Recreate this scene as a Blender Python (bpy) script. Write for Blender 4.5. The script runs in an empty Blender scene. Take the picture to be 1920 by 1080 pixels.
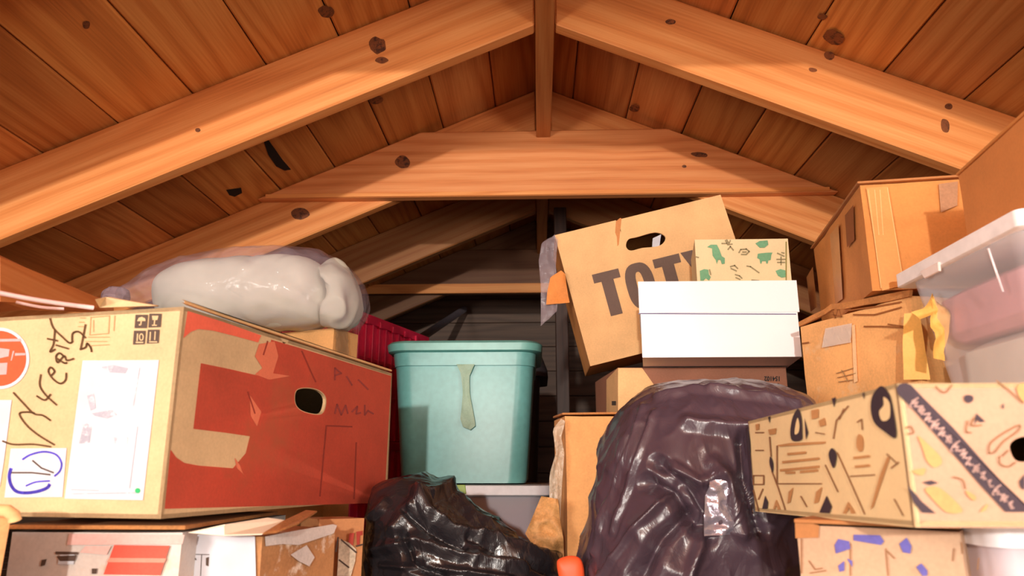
import bpy, bmesh, math, random
from mathutils import Vector, noise, Matrix
random.seed(7)
C = bpy.context.scene.collection
OFF = 0.30                      # camera height above the loft floor
F_PX, CX, CY = 1387.0, 960.0, 540.0
YAW, PIT = math.radians(2.0036), math.radians(13.968)
Rv = Vector((math.cos(YAW), math.sin(YAW), 0))
Uv = Vector((math.sin(YAW)*math.sin(PIT), -math.cos(YAW)*math.sin(PIT), math.cos(PIT)))
Fv = Vector((-math.sin(YAW)*math.cos(PIT), math.cos(YAW)*math.cos(PIT), math.sin(PIT)))
# all lengths are measured from the camera's eye; mk() lifts them by OFF so that the floor is z = 0
def ray(x, y): return Rv*(x-CX) + Uv*(CY-y) + Fv*F_PX
def onY(x, y, Y): r = ray(x, y); return r*(Y/r.y)
def onZ(x, y, z): r = ray(x, y); return r*(z/r.z)
class Plane:
    """a flat face: point + normal towards the viewer"""
    def __init__(s, p, n):
        s.p = Vector(p); s.n = Vector(n).normalized()
        if s.n.dot(s.p) > 0: s.n = -s.n
    def at(s, q, lift=0.0):
        r = ray(*q); p0 = s.p + s.n*lift
        return r*(p0.dot(s.n)/r.dot(s.n))
def YP(Y): return Plane((0, Y, 0), (0, -1, 0))

# ------------------------------------------------------------------ objects
def root(name, label, cat, loc, group=None):
    o = bpy.data.objects.new(name, None); C.objects.link(o)
    o.empty_display_size = .05
    o.location = Vector(loc) + Vector((0, 0, OFF)); o['label'] = label; o['category'] = cat
    if group: o['group'] = group
    return o
def rloc(o):
    v = Vector((0, 0, 0))
    while o is not None: v += o.location; o = o.parent
    return v
def mk(name, verts, faces, m, parent=None, smooth=False, uvs=None, bevel=0, seg=2, label=None, mats=None):
    base = rloc(parent) if parent else Vector((0, 0, 0))
    me = bpy.data.meshes.new(name)
    me.from_pydata([Vector(v) + Vector((0, 0, OFF)) - base for v in verts], [], faces)
    if uvs:
        l = me.uv_layers.new(name='UVMap')
        for i, lp in enumerate(me.loops): l.data[i].uv = uvs[i]
    me.materials.append(m)
    me.validate()
    if bevel:
        bm = bmesh.new(); bm.from_mesh(me)
        bmesh.ops.recalc_face_normals(bm, faces=bm.faces)
        bmesh.ops.bevel(bm, geom=list(bm.edges), offset=bevel, segments=seg, affect='EDGES', profile=.6)
        bm.to_mesh(me); bm.free()
    if smooth:
        for p in me.polygons: p.use_smooth = True
    o = bpy.data.objects.new(name, me); C.objects.link(o)
    o.parent = parent
    if label: o['label'] = label
    return o
def struct(o, label=None, cat=None):
    o['kind'] = 'structure'
    if label: o['label'] = label
    if cat: o['category'] = cat
    return o
def thing(o, label, cat, group=None):
    o['label'] = label; o['category'] = cat
    if group: o['group'] = group
    return o

# ------------------------------------------------------------------ materials
def nodes(name):
    m = bpy.data.materials.new(name); m.use_nodes = True
    nt = m.node_tree; b = nt.nodes['Principled BSDF']
    return m, nt, b, nt.nodes, nt.links
def lin(c):
    return tuple(((v/255)/12.92 if v/255 <= .04045 else ((v/255+.055)/1.055)**2.4) for v in c) + (1,)
def N(nt, t, **kw):
    n = nt.nodes.new(t)
    for k, v in kw.items():
        if k in n.inputs: n.inputs[k].default_value = v
        else: setattr(n, k, v)
    return n
def mixc(nt, fac, a, b, mode='MIX'):
    n = nt.nodes.new('ShaderNodeMix'); n.data_type = 'RGBA'; n.blend_type = mode
    for sock, v in ((n.inputs[0], fac), (n.inputs[6], a), (n.inputs[7], b)):
        if isinstance(v, (int, float, tuple)): sock.default_value = v
        else: nt.links.new(v, sock)
    return n.outputs[2]
def math_(nt, op, a, b=None):
    n = nt.nodes.new('ShaderNodeMath'); n.operation = op
    for i, v in enumerate((a, b)):
        if v is None: continue
        if isinstance(v, (int, float)): n.inputs[i].default_value = v
        else: nt.links.new(v, n.inputs[i])
    return n.outputs[0]
def ramp(nt, fac, stops):
    n = nt.nodes.new('ShaderNodeValToRGB'); e = n.color_ramp.elements
    e[0].position, e[0].color = stops[0]; e[1].position, e[1].color = stops[-1]
    for p, c in stops[1:-1]:
        x = e.new(p); x.color = c
    nt.links.new(fac, n.inputs[0]); return n.outputs[0]
def wood(name, light, mid, dark, ring=1.0, knots=.5, vs=1.0):
    """sawn softwood; UV in metres, u along the grain"""
    m, nt, b, nn, L = nodes(name)
    uv = N(nt, 'ShaderNodeUVMap')
    def mapped(sx, sy):
        mp = N(nt, 'ShaderNodeMapping'); mp.inputs['Scale'].default_value = (sx, sy, 1)
        L.new(uv.outputs[0], mp.inputs[0]); return mp.outputs[0]
    n1 = N(nt, 'ShaderNodeTexNoise', Scale=1.0, Detail=2.0); L.new(mapped(.42, 3.4), n1.inputs['Vector'])
    vo = N(nt, 'ShaderNodeTexVoronoi', Scale=1.0, Randomness=1.0); L.new(mapped(1.3, 4.2), vo.inputs['Vector'])
    kn = math_(nt, 'SUBTRACT', 1.0, math_(nt, 'MULTIPLY', vo.outputs['Distance'], 1.9))
    kn = math_(nt, 'MAXIMUM', kn, 0.0)
    sx = N(nt, 'ShaderNodeSeparateXYZ'); L.new(uv.outputs[0], sx.inputs[0])
    ph = math_(nt, 'ADD', math_(nt, 'MULTIPLY', sx.outputs[1], 48*vs), math_(nt, 'MULTIPLY', n1.outputs[0], 15*ring))
    ph = math_(nt, 'ADD', ph, math_(nt, 'MULTIPLY', math_(nt, 'POWER', kn, 2.0), 9*knots))
    g = math_(nt, 'MULTIPLY_ADD', math_(nt, 'SINE', math_(nt, 'MULTIPLY', ph, 3.0)), .5); nn[-1].inputs[2].default_value = .5
    g = math_(nt, 'POWER', g, 1.6)
    n2 = N(nt, 'ShaderNodeTexNoise', Scale=1.0, Detail=3.0); L.new(mapped(5, 190), n2.inputs['Vector'])
    n3 = N(nt, 'ShaderNodeTexNoise', Scale=1.0, Detail=2.0); L.new(mapped(1.1, 3.0), n3.inputs['Vector'])
    f = math_(nt, 'ADD', math_(nt, 'MULTIPLY', g, .19), math_(nt, 'MULTIPLY', n2.outputs[0], .46))
    f = math_(nt, 'ADD', f, math_(nt, 'MULTIPLY', n3.outputs[0], .34))
    col = ramp(nt, f, [(.25, light), (.52, mid), (.86, dark)])
    km = math_(nt, 'GREATER_THAN', kn, .80); 
    kms = N(nt, 'ShaderNodeMapRange'); L.new(kn, kms.inputs[0]); kms.inputs[1].default_value = .76; kms.inputs[2].default_value = .9
    col = mixc(nt, math_(nt, 'MULTIPLY', kms.outputs[0], .55*knots), col, (dark[0]*.35, dark[1]*.3, dark[2]*.3, 1))
    at = N(nt, 'ShaderNodeAttribute', attribute_name='tint')
    col = mixc(nt, 1.0, col, at.outputs[0], 'MULTIPLY')
    L.new(col, b.inputs['Base Color']); b.inputs['Roughness'].default_value = .55
    bp = N(nt, 'ShaderNodeBump', Strength=.25, Distance=.002); L.new(f, bp.inputs['Height']); L.new(bp.outputs[0], b.inputs['Normal'])
    return m
def card(name, c, var=.12, rough=.8, bump=.12, stain=None):
    m, nt, b, nn, L = nodes(name)
    tc = N(nt, 'ShaderNodeTexCoord')
    n1 = N(nt, 'ShaderNodeTexNoise', Scale=7.0, Detail=4.0, Roughness=.6); L.new(tc.outputs['Object'], n1.inputs['Vector'])
    n2 = N(nt, 'ShaderNodeTexNoise', Scale=260.0, Detail=2.0); L.new(tc.outputs['Object'], n2.inputs['Vector'])
    k = math_(nt, 'ADD', math_(nt, 'MULTIPLY', n1.outputs[0], .75), math_(nt, 'MULTIPLY', n2.outputs[0], .25))
    c = lin(c); lo = tuple(v*(1-var*2.2) for v in c[:3]) + (1,); hi = tuple(min(1, v*(1+var)) for v in c[:3]) + (1,)
    col = ramp(nt, k, [(.3, lo), (.68, hi)])
    if stain:
        n3 = N(nt, 'ShaderNodeTexNoise', Scale=stain[1], Detail=5.0, Roughness=.65); L.new(tc.outputs['Object'], n3.inputs['Vector'])
        mr = N(nt, 'ShaderNodeMapRange'); L.new(n3.outputs[0], mr.inputs[0]); mr.inputs[1].default_value = stain[2]; mr.inputs[2].default_value = stain[2]+.1
        col = mixc(nt, mr.outputs[0], col, lin(stain[0]))
    L.new(col, b.inputs['Base Color']); b.inputs['Roughness'].default_value = rough
    bp = N(nt, 'ShaderNodeBump', Strength=bump, Distance=.004); L.new(n1.outputs[0], bp.inputs['Height']); L.new(bp.outputs[0], b.inputs['Normal'])
    return m
def plain(name, c, rough=.5, spec=.5, bump=0, bs=40, metal=0):
    m, nt, b, nn, L = nodes(name)
    tc = N(nt, 'ShaderNodeTexCoord')
    n1 = N(nt, 'ShaderNodeTexNoise', Scale=bs, Detail=4.0); L.new(tc.outputs['Object'], n1.inputs['Vector'])
    c = lin(c)
    col = ramp(nt, n1.outputs[0], [(.3, tuple(v*.9 for v in c[:3])+(1,)), (.7, tuple(min(1, v*1.06) for v in c[:3])+(1,))])
    L.new(col, b.inputs['Base Color'])
    b.inputs['Roughness'].default_value = rough; b.inputs['Specular IOR Level'].default_value = spec; b.inputs['Metallic'].default_value = metal
    if bump:
        bp = N(nt, 'ShaderNodeBump', Strength=bump, Distance=.004); L.new(n1.outputs[0], bp.inputs['Height']); L.new(bp.outputs[0], b.inputs['Normal'])
    return m
def bagmat(name, c, rough=.22, bump=.5):
    m, nt, b, nn, L = nodes(name)
    tc = N(nt, 'ShaderNodeTexCoord')
    mp = N(nt, 'ShaderNodeMapping'); mp.inputs['Scale'].default_value = (1, 1, .55); mp.inputs['Rotation'].default_value = (.2, .5, 0)
    L.new(tc.outputs['Object'], mp.inputs[0])
    n0 = N(nt, 'ShaderNodeTexNoise', Scale=5.0, Detail=2.0); L.new(mp.outputs[0], n0.inputs['Vector'])
    va = N(nt, 'ShaderNodeVectorMath', operation='MULTIPLY_ADD'); L.new(n0.outputs['Color'], va.inputs[0]); va.inputs[1].default_value = (.2, .2, .2); L.new(mp.outputs[0], va.inputs[2])
    vo = N(nt, 'ShaderNodeTexVoronoi', Scale=20.0, feature='DISTANCE_TO_EDGE'); L.new(va.outputs[0], vo.inputs['Vector'])
    n1 = N(nt, 'ShaderNodeTexNoise', Scale=38.0, Detail=5.0, Roughness=.6, Distortion=1.4); L.new(va.outputs[0], n1.inputs['Vector'])
    h = math_(nt, 'ADD', math_(nt, 'MULTIPLY', math_(nt, 'MINIMUM', vo.outputs[0], .25), 1.2), math_(nt, 'MULTIPLY', n1.outputs[0], .5))
    bp = N(nt, 'ShaderNodeBump', Strength=bump, Distance=.008); L.new(h, bp.inputs['Height']); L.new(bp.outputs[0], b.inputs['Normal'])
    b.inputs['Base Color'].default_value = lin(c); b.inputs['Roughness'].default_value = rough; b.inputs['Specular IOR Level'].default_value = .6
    return m
def film(name, c, clear=.6, rough=.15, bump=.5, bs=30):
    m, nt, b, nn, L = nodes(name)
    tc = N(nt, 'ShaderNodeTexCoord')
    n1 = N(nt, 'ShaderNodeTexNoise', Scale=bs, Detail=4.0, Distortion=.8); L.new(tc.outputs['Object'], n1.inputs['Vector'])
    bp = N(nt, 'ShaderNodeBump', Strength=bump, Distance=.006); L.new(n1.outputs[0], bp.inputs['Height']); L.new(bp.outputs[0], b.inputs['Normal'])
    b.inputs['Base Color'].default_value = lin(c); b.inputs['Roughness'].default_value = rough
    tr = N(nt, 'ShaderNodeBsdfTransparent'); mx = N(nt, 'ShaderNodeMixShader'); mx.inputs[0].default_value = clear
    L.new(b.outputs[0], mx.inputs[1]); L.new(tr.outputs[0], mx.inputs[2])
    L.new(mx.outputs[0], nn['Material Output'].inputs['Surface'])
    return m

RAFT = wood('rafter_pine', lin((246, 174, 104)), lin((230, 148, 78)), lin((190, 102, 46)), .7, .2)
ROOF = wood('roof_pine', lin((222, 152, 84)), lin((200, 122, 58)), lin((146, 78, 32)), 1.25, .35, .7)
DARKW = wood('old_dark_boards', lin((128, 98, 78)), lin((104, 78, 62)), lin((60, 42, 36)), 1.0, .3)
KNOT = card('knot', (138, 76, 38), .3, .6, .1, ((74, 38, 22), 90, .5))
GAPM = plain('split_in_board', (22, 12, 8), .9)
CREAM = card('pale_kraft', (210, 180, 136))
TAN = card('tan_kraft', (222, 166, 104))
TANL = card('light_tan_kraft', (228, 182, 126))
ORNG = card('orange_kraft', (212, 142, 74))
BRN = card('brown_kraft', (182, 122, 70))
EDGE = card('cut_kraft_edge', (196, 132, 74), .25, .9, .3)
INK = plain('dark_brown_ink', (74, 56, 46), .7)
INK2 = plain('marker_brown', (96, 64, 28), .7)
INKF = plain('faded_brown_ink', (176, 138, 92), .8)
REDP = card('red_print', (240, 110, 84), .1, .6, .12, ((226, 120, 86), 5, .56))
REDD = card('red_scuff', (222, 120, 88), .1, .7)
WHITEP = plain('white_paper', (196, 198, 206), .6, bs=20)
GREYP = card('smudged_print', (168, 168, 182), .1, .8, .1, ((204, 205, 212), 45, .5))
BLUEI = plain('blue_marker', (82, 70, 206), .5)
GREENI = plain('green_dot', (30, 170, 96), .5)
WHITEC = card('white_card', (250, 250, 255), .012, .5, .02)
WCARDG = plain('white_card_inside', (235, 235, 240), .6)

# ------------------------------------------------------------------ shapes
def set_tint(o, fn):
    a = o.data.color_attributes.new('tint', 'FLOAT_COLOR', 'CORNER')
    for p in o.data.polygons:
        c = fn(p)
        for li in p.loop_indices: a.data[li].color = (*c, 1)
def prism(name, poly, d, m, parent=None, udir=None, bevel=.003, tint=(1, 1, 1), label=None, uo=None):
    """poly (planar loop of 3-D points) extruded along d, UV in metres along udir"""
    poly = [Vector(p) for p in poly]; d = Vector(d); n = len(poly)
    vs = poly + [p+d for p in poly]
    fs = [tuple(range(n))[::-1], tuple(range(n, 2*n))] + [(i, (i+1) % n, n+(i+1) % n, n+i) for i in range(n)]
    o = mk(name, vs, fs, m, parent, bevel=bevel, seg=1, label=label)
    u = Vector(udir).normalized() if udir else (poly[1]-poly[0]).normalized()
    fix_uv(o, u, uo); set_tint(o, lambda p: tint)
    return o
def fix_uv(o, u, uo=None):
    me = o.data; uo = uo or (random.random()*20, random.random()*20)
    l = me.uv_layers.get('UVMap') or me.uv_layers.new(name='UVMap')
    for p in me.polygons:
        n = p.normal; v = n.cross(u)
        if v.length < .3: v = Vector((0, 0, 1)) if abs(u.z) < .9 else Vector((1, 0, 0))
        v.normalize()
        for li in p.loop_indices:
            c = me.vertices[me.loops[li].vertex_index].co
            l.data[li].uv = (c.dot(u)+uo[0], c.dot(v)+uo[1])
def grid_box(P, a, b, z0, z1, nz=None, dent=.0018, seed=0, res=.03, pinch=None):
    """closed box with finely divided faces, dented inwards a little; P near corner, a and b vectors along the ground"""
    P = Vector(P); a = Vector(a); b = Vector(b); c = Vector((0, 0, z1-z0)); O = Vector((P.x, P.y, z0))
    cen = O + (a+b+c)/2
    bm = bmesh.new()
    def face(o, u, v):
        nu = max(2, min(24, int(u.length/res))); nv = max(2, min(24, int(v.length/res)))
        g = [[bm.verts.new(o+u*(i/nu)+v*(j/nv)) for j in range(nv+1)] for i in range(nu+1)]
        for i in range(nu):
            for j in range(nv): bm.faces.new((g[i][j], g[i+1][j], g[i+1][j+1], g[i][j+1]))
    face(O, a, c); face(O, b, c); face(O+a, b, c); face(O+b, a, c); face(O, a, b); face(O+c, a, b)
    bmesh.ops.remove_doubles(bm, verts=bm.verts, dist=.0005)
    bmesh.ops.recalc_face_normals(bm, faces=bm.faces)
    for v in bm.verts:
        k = noise.noise((v.co+Vector((seed*3.1, 0, 0)))*9)*.5+.5
        k2 = noise.noise((v.co+Vector((seed*7.7, 0, 0)))*30)*.5+.5
        v.co += (cen-v.co).normalized()*dent*(k*1.5+k2*.6)
    vs = [v.co.copy() for v in bm.verts]; bm.verts.index_update()
    fs = [tuple(v.index for v in f.verts) for f in bm.faces]; bm.free()
    return vs, fs
def carton(name, P, a, b, z0, z1, m, parent, **kw):
    vs, fs = grid_box(P, a, b, z0, z1, **kw)
    return mk(name, vs, fs, m, parent)
def slab(name, pts, t, m, parent, bevel=.0008, label=None):
    """flat piece of board from a 3-D loop, thickness vector t"""
    pts = [Vector(p) for p in pts]; n = len(pts); t = Vector(t)
    vs = pts+[p+t for p in pts]
    fs = [tuple(range(n))[::-1], tuple(range(n, 2*n))]+[(i, (i+1) % n, n+(i+1) % n, n+i) for i in range(n)]
    return mk(name, vs, fs, m, parent, bevel=bevel, seg=1, label=label)
def decal(name, pl, polys, m, parent, lift=.0012, label=None):
    """printed shapes lying on a face: several outlines, one mesh"""
    vs, fs = [], []
    for poly in polys:
        k = len(vs); vs += [pl.at(q, lift) for q in poly]; fs.append(tuple(range(k, k+len(poly))))
    o = mk(name, vs, fs, m, parent, label=label)
    bm = bmesh.new(); bm.from_mesh(o.data); bmesh.ops.triangulate(bm, faces=bm.faces); bm.to_mesh(o.data); bm.free()
    return o
def stroke_poly(line, w, closed=False):
    """thick line as quads in picture pixels"""
    q = []
    for i in range(len(line)-1):
        (x0, y0), (x1, y1) = line[i], line[i+1]
        L = math.hypot(x1-x0, y1-y0) or 1; nx, ny = -(y1-y0)/L*w/2, (x1-x0)/L*w/2; ex, ey = (x1-x0)/L*w*.3, (y1-y0)/L*w*.3
        q.append([(x0+nx-ex, y0+ny-ey), (x1+nx+ex, y1+ny+ey), (x1-nx+ex, y1-ny+ey), (x0-nx-ex, y0-ny-ey)])
    return q
def strokes(lines, w): return [p for l in lines for p in stroke_poly(l, w)]
def smooth_line(pts, closed=False, k=6):
    out = []; n = len(pts)
    for i in range(n if closed else n-1):
        p0, p1, p2, p3 = (pts[(i-1) % n] if closed or i else pts[0]), pts[i], pts[(i+1) % n], (pts[(i+2) % n] if closed or i+2 < n else pts[-1])
        for j in range(k):
            t = j/k
            out.append(tuple(.5*(2*p1[d]+(p2[d]-p0[d])*t+(2*p0[d]-5*p1[d]+4*p2[d]-p3[d])*t*t+(3*p1[d]-p0[d]-3*p2[d]+p3[d])*t**3) for d in range(len(p1))))
    if not closed: out.append(tuple(pts[-1]))
    return out
def ell(cx, cy, rx, ry, n=28, rot=0):
    c, s = math.cos(rot), math.sin(rot)
    return [(cx+rx*math.cos(t)*c-ry*math.sin(t)*s, cy+rx*math.cos(t)*s+ry*math.sin(t)*c) for t in [i*2*math.pi/n for i in range(n)]]
def ringpolys(cx, cy, rx, ry, w, n=28, rot=0):
    a, b = ell(cx, cy, rx, ry, n, rot), ell(cx, cy, rx-w, ry-w, n, rot)
    return [[a[i], a[(i+1) % n], b[(i+1) % n], b[i]] for i in range(n)]
def crop(pts, ox, oy, s): return [(ox+x/s, oy+y/s) for x, y in pts]
def fill2d(outer, holes, to3d, t, name, m, parent, label=None):
    """board with holes cut through it: a filled flat curve given thickness"""
    cu = bpy.data.curves.new('tmp', 'CURVE'); cu.dimensions = '2D'; cu.fill_mode = 'BOTH'
    for lp in [outer]+holes:
        s = cu.splines.new('POLY'); s.points.add(len(lp)-1); s.use_cyclic_u = True
        for i, q in enumerate(lp): s.points[i].co = (q[0], q[1], 0, 1)
    ob = bpy.data.objects.new('tmp', cu); C.objects.link(ob)
    dg = bpy.context.evaluated_depsgraph_get(); dg.update()
    me = bpy.data.meshes.new_from_object(ob.evaluated_get(dg))
    v2 = [(v.co.x, v.co.y) for v in me.vertices]; f2 = [tuple(p.vertices) for p in me.polygons]
    bpy.data.objects.remove(ob); bpy.data.curves.remove(cu); bpy.data.meshes.remove(me)
    idx, map_ = {}, []
    for q in v2:
        k = (round(q[0], 5), round(q[1], 5)); idx.setdefault(k, len(idx)); map_.append(idx[k])
    pts = [None]*len(idx)
    for q, i in zip(v2, map_): pts[i] = q
    f2 = [tuple(map_[i] for i in f) for f in f2]; f2 = [f for f in f2 if len(set(f)) == len(f)]
    n = len(pts); vs = [to3d(*q, 0) for q in pts]+[to3d(*q, t) for q in pts]
    fs = list(f2)+[tuple(n+i for i in f)[::-1] for f in f2]
    from collections import Counter
    ec = Counter(); 
    for f in f2:
        for i in range(len(f)): ec[tuple(sorted((f[i], f[(i+1) % len(f)])))] += 1
    for (i, j), c in ec.items():
        if c == 1: fs.append((i, j, n+j, n+i))
    o = mk(name, vs, fs, m, parent, label=label)
    bm = bmesh.new(); bm.from_mesh(o.data); bmesh.ops.recalc_face_normals(bm, faces=bm.faces); bm.to_mesh(o.data); bm.free()
    return o
def text2d(s, bold=False):
    cu = bpy.data.curves.new('tmp', 'FONT'); cu.body = s; cu.size = 1; cu.resolution_u = 3
    if bold: cu.offset = .03
    ob = bpy.data.objects.new('tmp', cu); C.objects.link(ob)
    dg = bpy.context.evaluated_depsgraph_get(); dg.update()
    me = bpy.data.meshes.new_from_object(ob.evaluated_get(dg))
    r = [[(me.vertices[i].co.x, me.vertices[i].co.y) for i in p.vertices] for p in me.polygons]
    bpy.data.objects.remove(ob); bpy.data.curves.remove(cu); bpy.data.meshes.remove(me)
    return r
def text_px(s, x, y, right, up, bold=False):
    """outlines of a word in pixels; right / up are the vectors of one em"""
    return [[(x+right[0]*u+up[0]*v, y+right[1]*u+up[1]*v) for u, v in p] for p in text2d(s, bold)]
def loft(name, secs, m, parent, n=10, smooth=True, cap=True, label=None, sub=0):
    """rounded-rectangle sections (centre x, y, z, half x, half y, corner radius) joined into a skin"""
    vs, fs = [], []; per = 4*n
    for (cx, cy, z, hx, hy, r) in secs:
        for q in range(4):
            sx, sy = ((1, 1), (-1, 1), (-1, -1), (1, -1))[q]
            for i in range(n):
                t = math.pi/2*(q+i/(n-1))
                vs.append((cx+sx*(hx-r)+r*math.cos(t), cy+sy*(hy-r)+r*math.sin(t), z))
    for k in range(len(secs)-1):
        for i in range(per):
            j = (i+1) % per
            fs.append((k*per+i, k*per+j, (k+1)*per+j, (k+1)*per+i))
    if cap: fs += [tuple(range(per))[::-1], tuple(range((len(secs)-1)*per, len(secs)*per))]
    o = mk(name, vs, fs, m, parent, label=label)
    if smooth:
        for p in o.data.polygons: p.use_smooth = len(p.vertices) == 4
        o.data.set_sharp_from_angle(angle=math.radians(40))
    return o
def inflate(name, outline, Y, centre, df, db, m, parent, wr=None, N_=150, K=34, flat=1.0, label=None):
    """puffed body: outline on the plane Y, bulging df towards the viewer and db away; wr(p) = outward displacement"""
    ol = smooth_line(outline, True, 10)
    pts = [onY(x, y, Y) for x, y in ol]
    seg = [0]
    for i in range(len(pts)): seg.append(seg[-1]+(pts[(i+1) % len(pts)]-pts[i]).length)
    res = []
    for k in range(N_):
        d = seg[-1]*k/N_; i = max(j for j in range(len(pts)) if seg[j] <= d)
        t = (d-seg[i])/max(1e-9, seg[i+1]-seg[i]); res.append(pts[i].lerp(pts[(i+1) % len(pts)], t))
    c = onY(*centre, Y); vs, fs = [], []
    def row(t, D, s):
        ct, st = math.cos(t)**flat, math.sin(t)**(1/1.0)
        return [c+(p-c)*ct+Vector((0, s*D*st, 0)) for p in res]
    rows = [row(math.pi/2*k/K, db, 1) for k in range(K-1, 0, -1)] + [row(math.pi/2*k/K, df, -1) for k in range(0, K)]
    for r in rows: vs += r
    R = len(rows)
    fs = [(k*N_+i, k*N_+(i+1) % N_, (k+1)*N_+(i+1) % N_, (k+1)*N_+i) for k in range(R-1) for i in range(N_)]
    vs.append(c+Vector((0, db, 0))); vs.append(c-Vector((0, df, 0)))
    fs += [((i+1) % N_, i, len(vs)-2) for i in range(N_)] + [((R-1)*N_+i, (R-1)*N_+(i+1) % N_, len(vs)-1) for i in range(N_)]
    o = mk(name, vs, fs, m, parent, smooth=True, label=label)
    bm = bmesh.new(); bm.from_mesh(o.data); bmesh.ops.recalc_face_normals(bm, faces=bm.faces); bm.normal_update()
    if wr:
        base = rloc(parent) if parent else Vector(); nrm = [v.normal.copy() for v in bm.verts]
        for v, n in zip(bm.verts, nrm):
            v.co += n*wr(v.co+base-Vector((0, 0, OFF)))
    bm.to_mesh(o.data); bm.free()
    return o
def ridge(p): return 1-abs(noise.noise(p))*2
def proj(p): return (CX+F_PX*p.dot(Rv)/p.dot(Fv), CY-F_PX*p.dot(Uv)/p.dot(Fv))
def fold_fn(lines):
    """hand-placed folds: (polyline, width, height) traced on the bag's front"""
    def f(p):
        x, y = proj(p); t = 0
        for L, w, h in lines:
            d = 1e9
            for (x0, y0), (x1, y1) in zip(L, L[1:]):
                ux, uy = x1-x0, y1-y0; k = max(0, min(1, ((x-x0)*ux+(y-y0)*uy)/(ux*ux+uy*uy)))
                d = min(d, math.hypot(x-x0-k*ux, y-y0-k*uy))
            t += h*max(0, 1-d/w)**1.3
        return t
    return f
def tube(name, pts, r, m, parent=None, n=10):
    pts = [Vector(p) for p in pts]; vs, fs = [], []
    for i, p in enumerate(pts):
        d = (pts[min(i+1, len(pts)-1)]-pts[max(i-1, 0)]).normalized()
        u = d.cross(Vector((0, 0, 1)));  u = (u if u.length > .1 else Vector((1, 0, 0))).normalized(); w = d.cross(u)
        for k in range(n):
            t = 2*math.pi*k/n; vs.append(p+u*r*math.cos(t)+w*r*math.sin(t))
    for i in range(len(pts)-1):
        for k in range(n): fs.append((i*n+k, i*n+(k+1) % n, (i+1)*n+(k+1) % n, (i+1)*n+k))
    fs += [tuple(range(n)), tuple(range((len(pts)-1)*n, len(pts)*n))[::-1]]
    return mk(name, vs, fs, m, parent, smooth=True)
def sheet(name, pl, loop, m, parent, lift=.004, amp=.006, freq=30, n=14, label=None, seed=0):
    """wrinkled film or paper: strip between the left and right edge of a pixel outline [(left...), (right...)]"""
    Lf, Rt = loop; Ls, Rs = [], []
    def samp(l, t):
        f = t*(len(l)-1); i = min(int(f), len(l)-2); g = f-i
        return (l[i][0]+(l[i+1][0]-l[i][0])*g, l[i][1]+(l[i+1][1]-l[i][1])*g)
    vs, fs = [], []; m_ = n*2
    for i in range(m_+1):
        a, b = samp(Lf, i/m_), samp(Rt, i/m_)
        for j in range(n+1):
            t = j/n; q = (a[0]+(b[0]-a[0])*t, a[1]+(b[1]-a[1])*t); p = pl.at(q, lift)
            vs.append(p+pl.n*amp*(ridge(p*freq+Vector((seed, 0, 0)))+.6*ridge(p*freq*2.3)))
    fs = [(i*(n+1)+j, i*(n+1)+j+1, (i+1)*(n+1)+j+1, (i+1)*(n+1)+j) for i in range(m_) for j in range(n)]
    return mk(name, vs, fs, m, parent, smooth=True, label=label)

# ================================================================== THE ROOF
XC, SL = .025, .43
zb = lambda x: 1.10-SL*abs(x-XC)           # underside of the rafters
zt = lambda x: 1.295-SL*abs(x-XC)          # underside of the roof boards
TR = [.96, 1.64, 2.32, 3.0, 3.68]          # front faces of the rafter pairs
XE = 3.6
names = ['first', 'second', 'third', 'fourth', 'fifth']
for i, Y in enumerate(TR):
    for s, side in ((-1, 'left'), (1, 'right')):
        x0, x1 = XC+s*.026, XC+s*XE
        poly = [(x0, Y, zb(x0)), (x1, Y, zb(x1)), (x1, Y, zt(x1)-.002), (x0, Y, zt(x0)-.002)]
        t = (1, 1, 1, .45, .22)[i]  # back pairs darkened: their shade is painted into the tint
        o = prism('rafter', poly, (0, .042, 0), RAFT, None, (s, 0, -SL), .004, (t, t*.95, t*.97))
        struct(o, '%s rafter sloping down to the %s, %s pair from the front' % ('pine', side, names[i]), 'rafter')
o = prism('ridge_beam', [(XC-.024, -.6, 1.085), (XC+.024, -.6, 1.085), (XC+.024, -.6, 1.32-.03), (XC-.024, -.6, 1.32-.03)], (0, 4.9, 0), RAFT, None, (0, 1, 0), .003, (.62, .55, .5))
struct(o, 'ridge board running along the peak of the roof', 'ridge beam')
for Y, i in ((.96, 0), (2.32, 1), (3.68, 2)):
    zl, zh = .88, 1.112
    xa = lambda z: (1.290-z)/SL
    poly = [(XC-xa(zl), Y-.04, zl), (XC+xa(zl), Y-.04, zl), (XC+xa(zh), Y-.04, zh), (XC-xa(zh), Y-.04, zh)]
    tt = .2 if i == 2 else 1  # rear tie: shade painted in as a dark tint
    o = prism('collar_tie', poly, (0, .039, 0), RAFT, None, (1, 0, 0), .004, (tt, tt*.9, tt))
    eh = .05 if i == 2 else .015
    struct(o, 'horizontal pine collar tie across the %s rafters' % ('first', 'third', 'fifth')[i], 'collar tie')
    if i == 1: tie2 = o
    o2 = prism('tie_edge_strip', [(XC-xa(zl)+.03, Y-.043, zl+.001), (XC+xa(zl)-.03, Y-.043, zl+.001), (XC+xa(zl)-.03, Y-.043, zl+eh), (XC-xa(zl)+.03, Y-.043, zl+eh)], (0, .003, 0), RAFT, o, (1, 0, 0), .0008, (1.1, 1.05, 1))  # on the rear tie this strip paints the lit lower edge
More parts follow.
